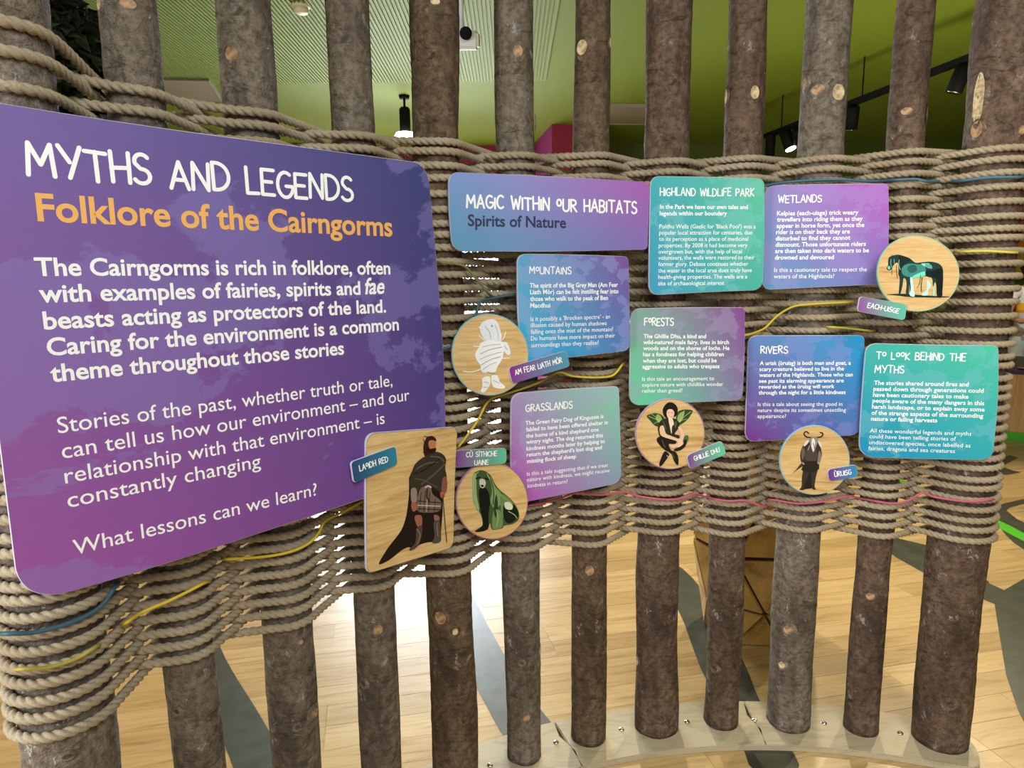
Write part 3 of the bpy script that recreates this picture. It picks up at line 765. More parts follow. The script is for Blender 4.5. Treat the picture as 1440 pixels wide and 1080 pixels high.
WET = Sign('information_board', PG, 0, 'purple to blue board headed Wetlands, at the right of the top row', 'sign')
WET.make([(1075, 261, 15), (1160, 258.5, 0), (1249.5, 258, 6), (1250.5, 320, 0), (1247.5, 399.5, 8), (1160, 403.5, 0), (1072, 408, 12), (1073, 330, 0)],
         gradient('wetlands_print', '#9088c8', '#b458bc', '#5098c4', '#8074c0', '#a08ad0', 3.4, 3.3))
title(WET, 'WETLANDS', 1094.3, 285, 1155, 284.3, 10, w=.08)
paragraph(WET, [('Kelpies (each-uisge) trick weary', 1092.5, 303, 1207, 301.4), ('travellers into riding them as they', 1092.5, 311.6, 1213, 310.3), ('appear in horse form, yet once the', 1091.8, 320.5, 1215.3, 319), ('rider is on their back they are', 1091.3, 329.3, 1195, 328.2), ('disturbed to find they cannot', 1090.5, 338.3, 1195.5, 337), ('dismount. Those unfortunate riders', 1090.3, 347, 1217.5, 345.8), ('are then taken into dark waters to be', 1089.8, 355.8, 1221.8, 354.8), ('drowned and devoured', 1089.5, 365, 1172.5, 364.4)], M_WHITE, True, ky=1.0)
paragraph(WET, [('Is this a cautionary tale to respect the', 1088.5, 382.5, 1218.8, 381.5), ('waters of the Highlands?', 1088, 391.5, 1173, 391)], M_WHITE, False, ky=1.0)

FOR = Sign('information_board', PE, 0, 'green to plum board headed Forests, directly under the teal board', 'sign')
FOR.make([(886.5, 434, 14), (969, 431.8, 0), (1047.5, 432.5, 5), (1047.5, 500, 0), (1044, 563, 10), (969, 566, 0), (884.5, 571, 16), (886, 500, 0)],
         gradient('forests_print', '#80a8a0', '#843c90', '#5cd0a0', '#8078a4', '#9c98bc', 3.4, 1.1))
title(FOR, 'FoRESTS', 906.2, 458, 946.7, 458, 10.5, w=.075)
paragraph(FOR, [('The Ghillie Dhu, a kind and', 904.9, 475.6, 992.7, 475.6), ('wild-natured male fairy, lives in birch', 904.4, 484, 1024.9, 484), ('woods and on the shores of lochs. He', 904.4, 492.4, 1025.6, 492.2), ('has a fondness for helping children', 904, 501, 1017.8, 500.8), ('when they are lost, but could be', 903.8, 510, 1007.8, 509.5), ('aggressive to adults who trespass', 903.3, 518.2, 1011.6, 517.6)], M_WHITE, True, ky=1.0)
paragraph(FOR, [('Is this tale an encouragement to', 903, 535.6, 1004, 534.6), ('explore nature with childlike wonder', 902.9, 543.8, 1016.7, 542.7), ('rather than greed?', 902.9, 552.2, 959.6, 551.5)], M_WHITE, False, ky=1.0)

GRA = Sign('information_board', PB, 0, 'violet to green board headed Grasslands, under the Mountains board', 'sign')
GRA.make([(719, 553.5, 14), (793.7, 547, 0), (870.5, 543, 6), (872.5, 603, 0), (874, 679, 13), (803, 693.5, 0), (718, 710, 12), (718, 620, 0)],
         gradient('grasslands_print', '#a490c4', '#80d0ac', '#b444b4', '#8898bc', '#a4a8d0', 3.4, 6.3))
title(GRA, 'GRASSLANDS', 739.4, 579, 804.7, 573.8, 9.8, w=.08)
paragraph(GRA, [('The Green Fairy Dog of Kingussie is', 738.9, 597.9, 848.5, 588), ('fabled to have been offered shelter in', 739.7, 606.9, 854.8, 596.4), ('the home of a kind shepherd one', 739.7, 615.9, 841.7, 606.4), ('wintry night. The dog returned this', 739.7, 624.5, 848, 614.6), ('kindness months later by helping to', 740.2, 633.7, 850.7, 622.8), ("return the shepherd's lost dog and", 740.5, 642.3, 846.4, 631.6), ('missing flock of sheep', 741, 651.4, 810.2, 644.2)], M_WHITE, True, ky=1.0)
paragraph(GRA, [('Is this a tale suggesting that if we treat', 741, 669, 854.8, 656.4), ('nature with kindness, we might receive', 741.3, 677.3, 857, 664), ('kindness in return?', 741.8, 686, 798, 679.2)], M_WHITE, False, ky=1.0)

RIV = Sign('information_board', PG, 0, 'blue to plum board headed Rivers, left of the lower right teal board', 'sign')
RIV.make([(1052, 472, 12), (1130, 471.5, 0), (1216, 471.5, 7), (1214, 540, 0), (1209, 612, 13), (1130, 616, 0), (1047.5, 622, 14), (1050, 545, 0)],
         gradient('rivers_print', '#6484c0', '#1c9cd4', '#742c8a', '#4c70b4', '#8c8cd0', 3.4, 9.6))
title(RIV, 'RIVERS', 1069.7, 497, 1107.5, 496.3, 9.5, w=.08)
paragraph(RIV, [('A urisk (\u00f9ruisg) is both man and goat, a', 1068.3, 513.3, 1196.4, 512.8), ('scary creature believed to live in the', 1067.8, 521.7, 1186.7, 520.9), ('waters of the Highlands. Those who can', 1067.5, 530, 1199, 529.2), ('see past its alarming appearance are', 1067.2, 538.3, 1186.4, 537.6), ('rewarded as the \u00f9ruisg will work', 1067, 546.4, 1173.3, 545.8), ('through the night for a little kindness', 1066.7, 554.7, 1189, 554)], M_WHITE, True, ky=1.0)
paragraph(RIV, [('Is this a tale about seeing the good in', 1065.6, 571, 1184.4, 570.6), ('nature despite its sometimes unsettling', 1065.3, 579.4, 1189.4, 578.9), ('appearance?', 1065, 587.8, 1105.3, 587.6)], M_WHITE, False, ky=1.0)

LOK = Sign('information_board', PH, 0, 'teal to blue board headed To Look Behind the Myths, at the right end', 'sign')
LOK.make([(1218, 482.5, 13), (1310, 485, 0), (1404.5, 485.5, 8), (1404.5, 560, 0), (1396, 647, 14), (1304, 646, 0), (1207.5, 642.5, 18), (1211, 565, 0)],
         gradient('look_behind_print', '#40b0a8', '#4cc0a0', '#1c8cc0', '#30a4b4', '#70b8c8', 3.4, 4.4))
title(LOK, 'To LooK BEHIND THE', 1232.2, 504.6, 1357.5, 507.4, 10, w=.075)
title(LOK, 'MYTHS', 1230.3, 523.9, 1270.6, 524.6, 10, w=.075)
paragraph(LOK, [('The stories shared around fires and', 1228.9, 541, 1362, 543.4), ('passed down through generations could', 1228, 549.4, 1383, 552.3), ('have been cautionary tales to make', 1227.5, 557.8, 1361.7, 560.6), ('people aware of the many dangers in this', 1226.7, 566, 1383.9, 569.9), ('harsh landscape, or to explain away some', 1226, 574.4, 1384.4, 578.7), ('of the strange aspects of the surrounding', 1225.3, 583, 1382.5, 587.6), ('nature or failing harvests', 1224.7, 591.4, 1317.8, 594)], M_WHITE, True, ky=1.0)
paragraph(LOK, [('All these wonderful legends and myths', 1223.3, 608, 1365.8, 612.6), ('could have been telling stories of', 1222.5, 616, 1344, 620), ('undiscovered species, once labelled as', 1221.9, 624.4, 1364.4, 629.3), ('fairies, dragons and sea creatures', 1221, 632.8, 1342.8, 637)], M_WHITE, False, ky=1.0)

# picture plaques
LAO = Sign('picture_plaque', PA, 1, 'rounded rectangular oak plaque showing a cloaked Highland warrior', 'plaque')
LAO.make([(515, 609.5, 14), (643.7, 600, 9), (640, 680, 0), (638, 770, 10), (515.5, 808, 10), (514, 704, 0)], M_OAK).rim(M_RIMD, .0022)
illustration(LAO, 480, 560, 4.154, [
 ('#211812', [(410, 430), (395, 560), (380, 680), (350, 770), (290, 850), (255, 900), (218, 970), (280, 945), (350, 890), (395, 870), (420, 885), (460, 855), (520, 840), (578, 838), (582, 780), (592, 600), (560, 400)]),
 ('#3a1c12', [(485, 335), (478, 290), (485, 255), (500, 228), (530, 220), (553, 238), (550, 262), (535, 320), (505, 345)]),
 ('#3b3328', [(470, 350), (430, 385), (412, 430), (398, 500), (420, 560), (440, 580), (455, 535), (520, 515), (570, 545), (602, 560), (615, 460), (606, 410), (612, 360), (590, 325), (545, 312), (500, 335)]),
 ('#c07a5c', [(508, 270), (516, 246), (548, 250), (552, 275), (545, 296), (520, 298)]),
 ('#2a130d', [(503, 288), (520, 296), (552, 290), (548, 313), (527, 324), (508, 316)]),
 ('#3a1c12', [(484, 222), (505, 226), (530, 224)], 5), ('#3a1c12', [(478, 240), (490, 262), (505, 250)], 5), ('#3a1c12', [(476, 315), (488, 318), (498, 300)], 5),
 ('#62574a', [(438, 412), (500, 380), (560, 372)], 9), ('#5a5144', [(470, 500), (540, 445), (603, 385)], 12), ('#544b40', [(430, 470), (480, 480), (560, 520)], 8), ('#1e1812', [(425, 440), (480, 420), (580, 350)], 6), ('#6a5d4c', [(520, 340), (570, 345), (600, 370)], 7),
 ('#7b6259', [(452, 545), (485, 512), (520, 508), (532, 560), (580, 600), (574, 655), (510, 668), (440, 652)]),
 ('#2d2424', [(465, 550), (455, 655)], 5), ('#2d2424', [(490, 540), (480, 660)], 5), ('#2d2424', [(515, 550), (508, 662)], 5), ('#2d2424', [(548, 590), (540, 660)], 5),
 ('#d8cfc8', [(445, 625), (575, 630)], 4), ('#2d2424', [(445, 600), (578, 610)], 5), ('#d8cfc8', [(500, 560), (495, 660)], 3), ('#2d2424', [(445, 645), (575, 650)], 5), ('#cfc4ba', [(488, 520), (505, 512), (522, 520)], 8), ('#3b332e', [(500, 530), (498, 575), (512, 600)], 12),
 ('#948279', [(404, 532), (436, 528), (438, 600), (410, 612)]), ('#a8604a', [(406, 615), (432, 608), (438, 648), (415, 660)]),
 ('#8a5348', [(590, 465), (612, 462), (616, 520), (602, 560), (582, 545)]), ('#b3664a', [(576, 548), (602, 552), (600, 578), (580, 580)]),
 ('#a0624e', [(425, 690), (465, 685), (468, 738), (445, 755)]), ('#54453e', [(436, 760), (470, 745), (462, 820), (440, 868), (402, 890), (395, 880), (430, 840)]), ('#8b776a', [(440, 765), (458, 800), (440, 850)], 6),
 ('#94655a', [(538, 680), (570, 690), (565, 722), (545, 722)]), ('#574a42', [(535, 725), (572, 720), (576, 828), (555, 845), (528, 842), (542, 800)]), ('#8b776a', [(555, 730), (560, 800)], 6),
 ('#4a3a30', [(590, 562), (596, 650), (613, 838)], 6)])
def nametag(plane, lv, label, pts, c1, c2, txts, nm):
    s_ = Sign('name_tag', plane, lv, label, 'name tag', thick=.006)
    s_.make([(x, y, 5) for x, y in pts], gradient(nm, c1, c2, c1, c2)); s_.rim(mat(nm+'_rim', c2, .5), .0018)
    for t in txts: title(s_, *t, w=.085, bounce=.03, gap=.16)
    return s_
nametag(PA, 2, 'dark blue tag reading Laoidh Red on the warrior plaque', [(493, 650), (556.5, 627), (559.5, 653), (497.5, 680)], '#2c4a7c', '#2f86a0', [('LAoIDH RED', 506, 662.5, 545.7, 649, 8)], 'blue_tag_print')

CUS = Sign('picture_plaque', PB, 1, 'round oak plaque showing a shaggy green sitting dog', 'plaque')
CUS.disc(691.8, 704.4, 51, 54.5, M_OAK, mat('pink_edge', '#c08aa8', .5), .004).rim(M_RIMP)
illustration(CUS, 480, 560, 4.154, [
 ('#40562f', [(768, 450), (790, 428), (820, 420), (850, 432), (875, 455), (897, 500), (930, 540), (975, 575), (1015, 620), (1038, 670), (1034, 710), (1000, 735), (950, 745), (940, 760), (882, 768), (868, 730), (855, 765), (820, 778), (778, 780), (800, 760), (825, 740), (815, 680), (790, 650), (770, 600), (764, 520)]),
 ('#8fa873', [(768, 450), (788, 445), (790, 560), (806, 650), (785, 640), (768, 600), (764, 520)]),
 ('#12150e', [(803, 535), (850, 530), (868, 600), (860, 680), (855, 765), (780, 780), (825, 740), (812, 650)]),
 ('#7e9a62', [(868, 455), (898, 515), (935, 560), (928, 620), (895, 645), (870, 600), (880, 540)]),
 ('#6a8850', [(930, 560), (975, 580), (1010, 625), (960, 600), (945, 700), (930, 640)]),
 ('#141c10', [(950, 615), (1000, 615), (1032, 665), (1028, 700), (980, 732), (948, 700)]),
 ('#6e8a54', [(890, 655), (922, 650), (942, 700), (936, 755), (886, 764), (880, 720)]),
 ('#2c3f20', [(905, 560), (915, 640), (900, 700), (890, 640)]),
 ('#d6dabd', [(952, 612), (975, 604), (1000, 625), (995, 650), (960, 645)]),
 ('#c9c7b4', [(806, 478), (822, 470), (840, 480), (842, 505), (828, 525), (810, 515)]), ('#151510', [(788, 470), (808, 462)], 10), ('#151510', [(840, 466), (856, 474)], 9), ('#0c0c0c', [(812, 507), (832, 507), (824, 520)]),
 ('#a7bd8a', [(800, 430), (775, 460), (770, 540)], 4), ('#a7bd8a', [(850, 440), (880, 500), (900, 560)], 4), ('#23331a', [(870, 470), (890, 540), (885, 620)], 5), ('#a7bd8a', [(780, 560), (795, 640), (812, 690)], 4), ('#a7bd8a', [(975, 660), (1010, 680), (1025, 700)], 4), ('#a7bd8a', [(905, 650), (915, 700), (905, 750)], 4), ('#8fa873', [(925, 560), (960, 590), (1000, 615)], 4)])
nametag(PB, 2, 'purple to green tag reading C\u00f9 S\u00ecthiche Uaine above the green dog plaque', [(640, 633.4), (712.3, 630.3), (712.3, 652), (640, 658.3)], '#853e92', '#5cc09c', [('C\u00d9 S\u00ccTHICHE', 655.7, 642.8, 698.6, 640.8, 6.6), ('UAINE', 667.3, 654, 686.5, 653, 6.6)], 'dog_tag_print')

AMF = Sign('picture_plaque', PB, 1, 'round oak plaque showing a white wind blown figure', 'plaque')
AMF.disc(689, 498.8, 54, 58, M_OAK, M_RIMB, .008, 1).rim(M_RIMB, .0035)
illustration(AMF, 620, 420, 5.143, [
 ('#e6e9f2', [(300, 170), (340, 152), (378, 148), (410, 170), (428, 225), (440, 275), (425, 305), (370, 300), (320, 300), (295, 262), (280, 210)]),
 ('#f4f4f6', [(290, 320), (350, 300), (440, 312), (482, 322), (455, 380), (445, 430), (405, 500), (390, 530), (300, 532), (285, 480), (262, 450), (248, 400), (275, 350)]),
 ('#eceef4', [(448, 330), (482, 325), (500, 370), (503, 400), (482, 406), (452, 372)]),
 ('#f2f2f6', [(300, 575), (350, 562), (356, 618), (320, 672), (288, 672), (300, 630)]), ('#f2f2f6', [(365, 560), (408, 556), (426, 600), (462, 632), (452, 650), (378, 638)]),
 ('#f8f8fa', [(160, 525), (230, 528), (310, 500), (400, 440), (495, 430)], 6), ('#f8f8fa', [(235, 343), (330, 340), (440, 300), (468, 240)], 6), ('#f8f8fa', [(250, 400), (340, 440), (430, 400)], 7), ('#f8f8fa', [(275, 265), (300, 290), (340, 330)], 6), ('#f8f8fa', [(275, 205), (300, 215), (340, 205)], 6),
 ('#8f90a0', [(300, 350), (360, 335), (430, 330)], 3), ('#8f90a0', [(285, 400), (350, 370), (440, 350)], 4), ('#8f90a0', [(280, 440), (350, 410), (440, 385)], 3), ('#8f90a0', [(290, 480), (360, 440), (430, 420)], 4), ('#8f90a0', [(300, 515), (350, 480), (400, 460)], 3), ('#a5a8b8', [(320, 200), (350, 240), (360, 290)], 4), ('#a5a8b8', [(390, 190), (410, 240), (415, 290)], 3), ('#8f90a0', [(310, 600), (345, 610)], 3), ('#8f90a0', [(375, 590), (420, 610)], 3), ('#8f90a0', [(305, 640), (335, 640)], 3), ('#8f90a0', [(460, 340), (478, 370)], 3), ('#8f90a0', [(330, 530), (395, 545)], 4),
 ('#6c6470', [(366, 194), (370, 200)], 8)])
nametag(PB, 2, 'plum to blue tag reading Am Fear Liath M\u00f2r beside the white figure plaque', [(714.7, 517), (796.5, 493), (802, 515.5), (720, 540)], '#8a2c8c', '#4c9cb8', [('AM FEAR LIATH M\u00d2R', 725, 527.3, 790.5, 509.5, 7)], 'figure_tag_print')

GHI = Sign('picture_plaque', PE, 1, 'round oak plaque showing a seated winged fairy', 'plaque')
GHI.disc(942.5, 610.2, 48.7, 50, M_OAK, mat('lilac_edge', '#c9b2d4', .5), .006, 2).rim(M_RIMP)
illustration(GHI, 885, 555, 9.6, [
 ('#2f4c24', [(232, 290), (290, 260), (360, 250), (430, 270), (475, 330), (430, 400), (380, 430), (330, 408), (290, 360)]), ('#2f4c24', [(640, 255), (700, 208), (780, 200), (855, 215), (820, 290), (770, 350), (700, 400), (630, 410)]),
 ('#93ad62', [(370, 268), (420, 285), (440, 350), (400, 380), (360, 330)]), ('#93ad62', [(680, 250), (740, 225), (730, 290), (690, 370), (650, 370), (650, 300)]),
 ('#c4d49a', [(260, 290), (330, 320), (420, 350)], 5), ('#c4d49a', [(300, 262), (350, 300), (410, 360)], 4), ('#c4d49a', [(330, 395), (370, 370), (420, 360)], 4), ('#c4d49a', [(830, 230), (750, 290), (660, 380)], 5), ('#c4d49a', [(740, 210), (720, 290), (670, 360)], 4), ('#c4d49a', [(780, 330), (720, 340), (680, 370)], 4),
 ('#4c6b3a', [(735, 570), (780, 545), (800, 580), (790, 625), (745, 700), (715, 665)]),
 ('#2b2d20', [(440, 340), (505, 315), (600, 320), (650, 350), (680, 400), (650, 470), (610, 530), (672, 548), (650, 600), (430, 575), (390, 500), (385, 430), (405, 370)]), ('#4f5a3a', [(450, 350), (480, 400), (500, 480), (470, 420)]), ('#4f5a3a', [(630, 350), (640, 400), (620, 450), (605, 400)]),
 ('#1b1611', [(500, 315), (460, 270), (450, 200), (480, 140), (530, 103), (590, 110), (638, 155), (652, 215), (630, 285), (590, 300)]),
 ('#e8c4a6', [(505, 225), (530, 195), (580, 200), (605, 240), (596, 290), (560, 330), (520, 312), (503, 270)]), ('#efd6c0', [(525, 305), (575, 315), (600, 395), (575, 430), (568, 530), (545, 430)]), ('#a04a48', [(548, 298), (568, 298)], 5), ('#2a1d18', [(522, 240), (542, 240)], 5), ('#2a1d18', [(568, 242), (588, 244)], 5),
 ('#231c17', [(378, 580), (450, 555), (560, 580), (630, 610), (620, 665), (530, 665), (560, 745), (620, 770), (655, 830), (662, 930), (640, 947), (600, 890), (565, 800), (470, 740), (400, 670), (370, 620)]),
 ('#231c17', [(715, 640), (768, 600), (758, 690), (690, 748), (620, 762), (600, 735), (700, 690)]), ('#231c17', [(470, 765), (525, 790), (530, 825), (440, 950), (405, 960), (410, 900)]), ('#6a5548', [(440, 610), (460, 670), (480, 710)], 9), ('#c8a890', [(505, 820), (530, 850)], 10), ('#6a5548', [(580, 790), (605, 850)], 7),
 ('#e6c09e', [(412, 430), (460, 420), (490, 520), (560, 555), (645, 590), (655, 625), (600, 612), (440, 560), (408, 500)]), ('#e6c09e', [(655, 440), (700, 440), (738, 520), (730, 590), (700, 640), (645, 612), (690, 560)]),
 ('#e9c6a6', [(618, 592), (695, 600), (728, 655), (680, 700), (640, 705), (650, 650)]), ('#e6c09e', [(540, 680), (590, 670), (640, 660), (640, 700), (570, 715)])])
nametag(PE, 2, 'purple to mint tag reading Ghillie Dhu under the Forests board', [(965, 640.8), (1015.5, 619.6), (1021.7, 638.5), (970, 660.2)], '#843a92', '#60cca2', [('GHILLIE DHU', 977, 648, 1012.3, 635, 6.2)], 'fairy_tag_print')

EAC = Sign('picture_plaque', PI_, 1, 'round oak plaque showing a dripping dark teal horse', 'plaque')
EAC.disc(1291, 384.7, 57.5, 54.2, M_OAK, M_RIMG, .014, .8).rim(M_RIMG, .003)
illustration(EAC, 1230, 330, 9.82, [
 ('#16302e', [(160, 826), (400, 815), (700, 840), (1030, 855), (900, 870), (500, 862), (300, 840)]),
 ('#1f3a38', [(185, 360), (200, 312), (240, 292), (320, 275), (400, 295), (480, 325), (560, 385), (640, 382), (760, 372), (860, 390), (920, 430), (945, 510), (925, 700), (935, 840), (860, 850), (850, 700), (830, 655), (805, 720), (790, 600), (700, 575), (600, 595), (525, 605), (530, 700), (542, 850), (490, 850), (480, 680), (468, 825), (430, 830), (440, 650), (400, 600), (385, 700), (352, 825), (330, 820), (345, 620), (325, 540), (335, 480), (325, 400), (295, 390), (255, 430), (230, 480), (190, 495), (165, 465), (185, 420)]),
 ('#3f8a80', [(380, 440), (480, 400), (600, 410), (690, 420), (702, 560), (600, 592), (500, 590), (400, 560), (370, 500)]), ('#2c5f5a', [(470, 430), (560, 420), (580, 500), (500, 530), (450, 480)]),
 ('#72dcc4', [(530, 570), (610, 530), (692, 508), (700, 562), (600, 592), (525, 604)]), ('#8fe0d0', [(640, 400), (760, 400), (700, 440)]), ('#5ea79b', [(700, 400), (780, 420), (790, 470), (710, 450)]),
 ('#0f201f', [(705, 500), (800, 500), (865, 470), (940, 500), (900, 600), (800, 595), (712, 570)]), ('#142826', [(330, 290), (400, 297), (500, 340), (430, 400), (375, 460), (340, 560), (325, 420)]), ('#101c1b', [(872, 480), (942, 500), (925, 840), (862, 842), (852, 620)]),
 ('#c6f2ea', [(487, 600), (520, 600), (532, 720), (550, 850), (482, 835), (498, 740)]), ('#bdeee4', [(722, 625), (775, 692), (740, 760), (730, 835), (640, 832), (715, 760)]), ('#7fc7b8', [(175, 452), (200, 430), (216, 460), (196, 486)]), ('#a8ddd0', [(815, 700), (830, 780), (820, 840), (800, 830)]),
 ('#84b5aa', [(225, 340), (220, 400), (235, 450)], 8), ('#84b5aa', [(265, 340), (270, 400)], 7), ('#84b5aa', [(335, 350), (330, 420), (350, 480)], 9), ('#1f3a38', [(300, 420), (300, 520), (312, 600)], 6), ('#1f3a38', [(235, 470), (236, 550)], 5), ('#1f3a38', [(632, 560), (620, 660), (585, 735)], 6), ('#1f3a38', [(655, 590), (640, 700), (645, 790)], 8), ('#1f3a38', [(240, 300), (238, 280)], 7)])
nametag(PI_, 2, 'plum to green tag reading Each-Uisge under the horse plaque', [(1208.8, 416.3), (1275.8, 428), (1272.8, 450.8), (1205, 437.8)], '#904e9c', '#58c0a0', [('EACH-UISGE', 1219.5, 432.2, 1263.3, 440.8, 6.4)], 'horse_tag_print')

URU = Sign('picture_plaque', PG, 1, 'round oak plaque showing a bearded horned goat man', 'plaque')
URU.disc(1145.8, 647.2, 49.5, 49, M_OAK, mat('sky_blue_edge', '#9fcbe0', .5), .006, 3).rim(M_RIMB, .003)
illustration(URU, 1090, 590, 9.815, [
 ('#4a3c34', [(365, 600), (320, 650), (290, 690), (230, 755), (300, 700), (380, 640)]),
 ('#3a312c', [(480, 275), (400, 335), (355, 430), (345, 520), (362, 590), (395, 625), (360, 690), (380, 710), (368, 800), (365, 920), (335, 968), (400, 972), (395, 930), (440, 820), (480, 735), (500, 800), (508, 950), (565, 966), (545, 920), (562, 800), (592, 690), (606, 690), (612, 590), (645, 500), (632, 400), (600, 310)]),
 ('#4e443d', [(440, 400), (560, 400), (580, 540), (500, 580), (410, 540)]), ('#2a2420', [(395, 600), (500, 570), (600, 600), (590, 690), (500, 730), (380, 700)]),
 ('#ddd5c8', [(395, 340), (435, 290), (472, 288), (440, 340), (400, 370)]), ('#ddd5c8', [(592, 290), (632, 325), (642, 395), (604, 345)]), ('#84786e', [(608, 430), (640, 500), (612, 600), (582, 605), (590, 520)]), ('#6a5e56', [(380, 380), (360, 480), (380, 560), (410, 440)]),
 ('#8d8680', [(478, 252), (520, 232), (582, 242), (592, 290), (570, 360), (530, 452), (500, 400), (478, 320)]), ('#e2dfda', [(503, 292), (525, 255), (552, 300), (545, 370), (525, 447), (500, 362)]), ('#3a342f', [(522, 325), (535, 350), (540, 400)], 7), ('#c8c4be', [(475, 360), (450, 420)], 6), ('#c9b8a4', [(375, 590), (400, 615)], 9), ('#c9b8a4', [(590, 590), (600, 610)], 9),
 ('#2a1d18', [(485, 245), (440, 242), (405, 215), (400, 185), (428, 165), (462, 190)], 17), ('#2a1d18', [(580, 245), (630, 238), (656, 212), (650, 186), (622, 178)], 16)])
nametag(PG, 2, 'plum to blue tag reading \u00d9ruisg on the goat man plaque', [(1163.4, 660.3), (1205, 653.2), (1207, 670.6), (1165.4, 677.2)], '#722c88', '#2f94c4', [('\u00d9RUISG', 1173.8, 670.2, 1197, 667, 6.6)], 'goat_tag_print')
bpy.data.objects.remove(_to, do_unlink=True)

# ------------------------------------------------------------------ coloured cords woven through the rope
def surf_curve(extra=0.0):
    out = []
    pts = [Vector((x, y, 0)) for x, y in XY]
    P = catmull([pts[0]*2-pts[1]]+pts+[pts[-1]*2-pts[-2]], 12); n = len(P)
    for i, p in enumerate(P):
        t = (P[min(i+1, n-1)]-P[max(i-1, 0)]).normalized(); u = i/12-1; k = min(max(int(round(u)), 0), 11)
        w = math.cos(min(abs(u-k), .5)*PI)**.6 if abs(u-k) < .5 else 0
        off = .052+(PR[k]*1.03+2*RR+.004-.052)*w+extra
        out.append(p+Vector((t.y, -t.x, 0))*off)
    return out
SURF = surf_curve()
def on_fence(px, py, extra=0.0):
    S = surf_curve(extra) if extra else SURF
    d = ray(px, py); dx, dy = d.x, d.y; best = None
    for a, b in zip(S[:-1], S[1:]):
        ex, ey = b.x-a.x, b.y-a.y; den = dx*ey-dy*ex
        if abs(den) < 1e-9: continue
        t = (a.x*ey-a.y*ex)/den; s = (a.x*dy-a.y*dx)/den
        if -.001 <= s <= 1.001 and t > 0 and (best is None or t < best): best = t
    if best is None: best = 1.9/d.y
    return CAMPOS+d*best
CORD = {}
def cord(color, label, segs, r=.0034):
    if color not in CORD:
        m_ = mat('cord_'+color[1:], color, .6); k = NT(m_); k.bump(k.tex(scale=500, detail=1, vec=k.mapping('Object')).outputs[0], .4, .001); CORD[color] = m_
    W = []
    for i, s_ in enumerate(segs):
        if i:
            a = segs[i-1][-1]; b = s_[0]
            W.append(on_fence((a[0]+b[0])/2, (a[1]+b[1])/2, -.05))
        W += [on_fence(x, y) for x, y in s_]
    e0, e1 = segs[0][0], segs[-1][-1]
    q0 = Vector(segs[0][1])-Vector(e0); q1 = Vector(segs[-1][-2])-Vector(e1); q0.normalize(); q1.normalize()
    P = catmull([on_fence(e0[0]-q0.x*9, e0[1]-q0.y*5, -.055)]+W+[on_fence(e1[0]-q1.x*9, e1[1]-q1.y*5, -.055)], 8)
    V, Fc = tube(P, r, 8); o0 = P[0]
    o = link('cord', pydata([Vector(v)-o0 for v in V], Fc, True), CORD[color], None, o0)
    tag(o, label, 'cord')
cord('#a99a3e', 'dull yellow cord at the lower left end, just below the blue cord', [[(30, 941), (70, 938), (108, 926), (136, 909)]])
cord('#d8bc2c', 'yellow cord below the big purple board, crossing the second pole', [[(177, 876), (200, 861), (235, 846), (262, 833), (287, 820)]])
cord('#d8bc2c', 'yellow cord looping from the third pole up to the warrior plaque', [[(322, 786), (370, 783), (408, 776), (434, 764), (449, 748), (457, 733), (482, 720), (512, 704)]])
cord('#dcc030', 'yellow cord winding between the white figure plaque and Grasslands board', [[(645, 628), (658, 611), (672, 591), (688, 563), (715, 553), (737, 546), (760, 537), (785, 524), (805, 529), (834, 531), (859, 529), (869, 521), (875, 513)]])
cord('#cdb62e', 'yellow cord rising from the Rivers board towards the horse tag', [[(1047, 472), (1064, 467), (1076, 461), (1085, 452), (1091, 446), (1102, 438), (1120, 430), (1155, 427), (1192, 425)]])
cord('#c8bb3c', 'short yellow cord between the horse tag and the lower right board', [[(1168, 460), (1195, 462), (1222, 465)]])
cord('#d6c84c', 'pale yellow cord crossing the last pole beside the horse plaque', [[(1349, 354), (1385, 353), (1424, 355)]])
cord('#35576a', 'dark blue cord at the lower left corner under the big purple board', [[(10, 891), (50, 889), (93, 878), (127, 863), (147, 847), (163, 823)]], .0042)
cord('#3b5f6e', 'blue cord above the white figure plaque, left of the Mountains board', [[(612, 493), (634, 487), (650, 472), (668, 444), (673, 429), (679, 423), (692, 420), (710, 416), (727, 414.5)]], .004)
cord('#7f8150', 'olive cord slanting down under the left end of the heading board', [[(620, 369), (638, 370.5), (654, 375), (666, 388), (677, 401), (686, 412)]])
cord('#3f6c80', 'long blue cord along the top right rope rows', [[(1070, 262), (1110, 256), (1170, 252.5), (1221, 255)], [(1261, 253), (1288, 252), (1303, 255)], [(1353, 254), (1388, 250), (1431, 249)]], .004)
cord('#c45c78', 'pink cord running along the lower rope rows to the right end', [[(743, 711), (770, 706), (792, 699), (813, 692.5), (845, 696), (877, 691.5), (899, 698), (938, 702.6), (961, 700), (977, 695)], [(1006, 702), (1025, 704.5), (1050, 704), (1074, 713)], [(1083, 702.5), (1122, 708), (1160, 705), (1192, 698)], [(1232, 705), (1255, 708), (1277, 704), (1297, 693), (1315, 699), (1360, 705), (1392, 702.5)]])

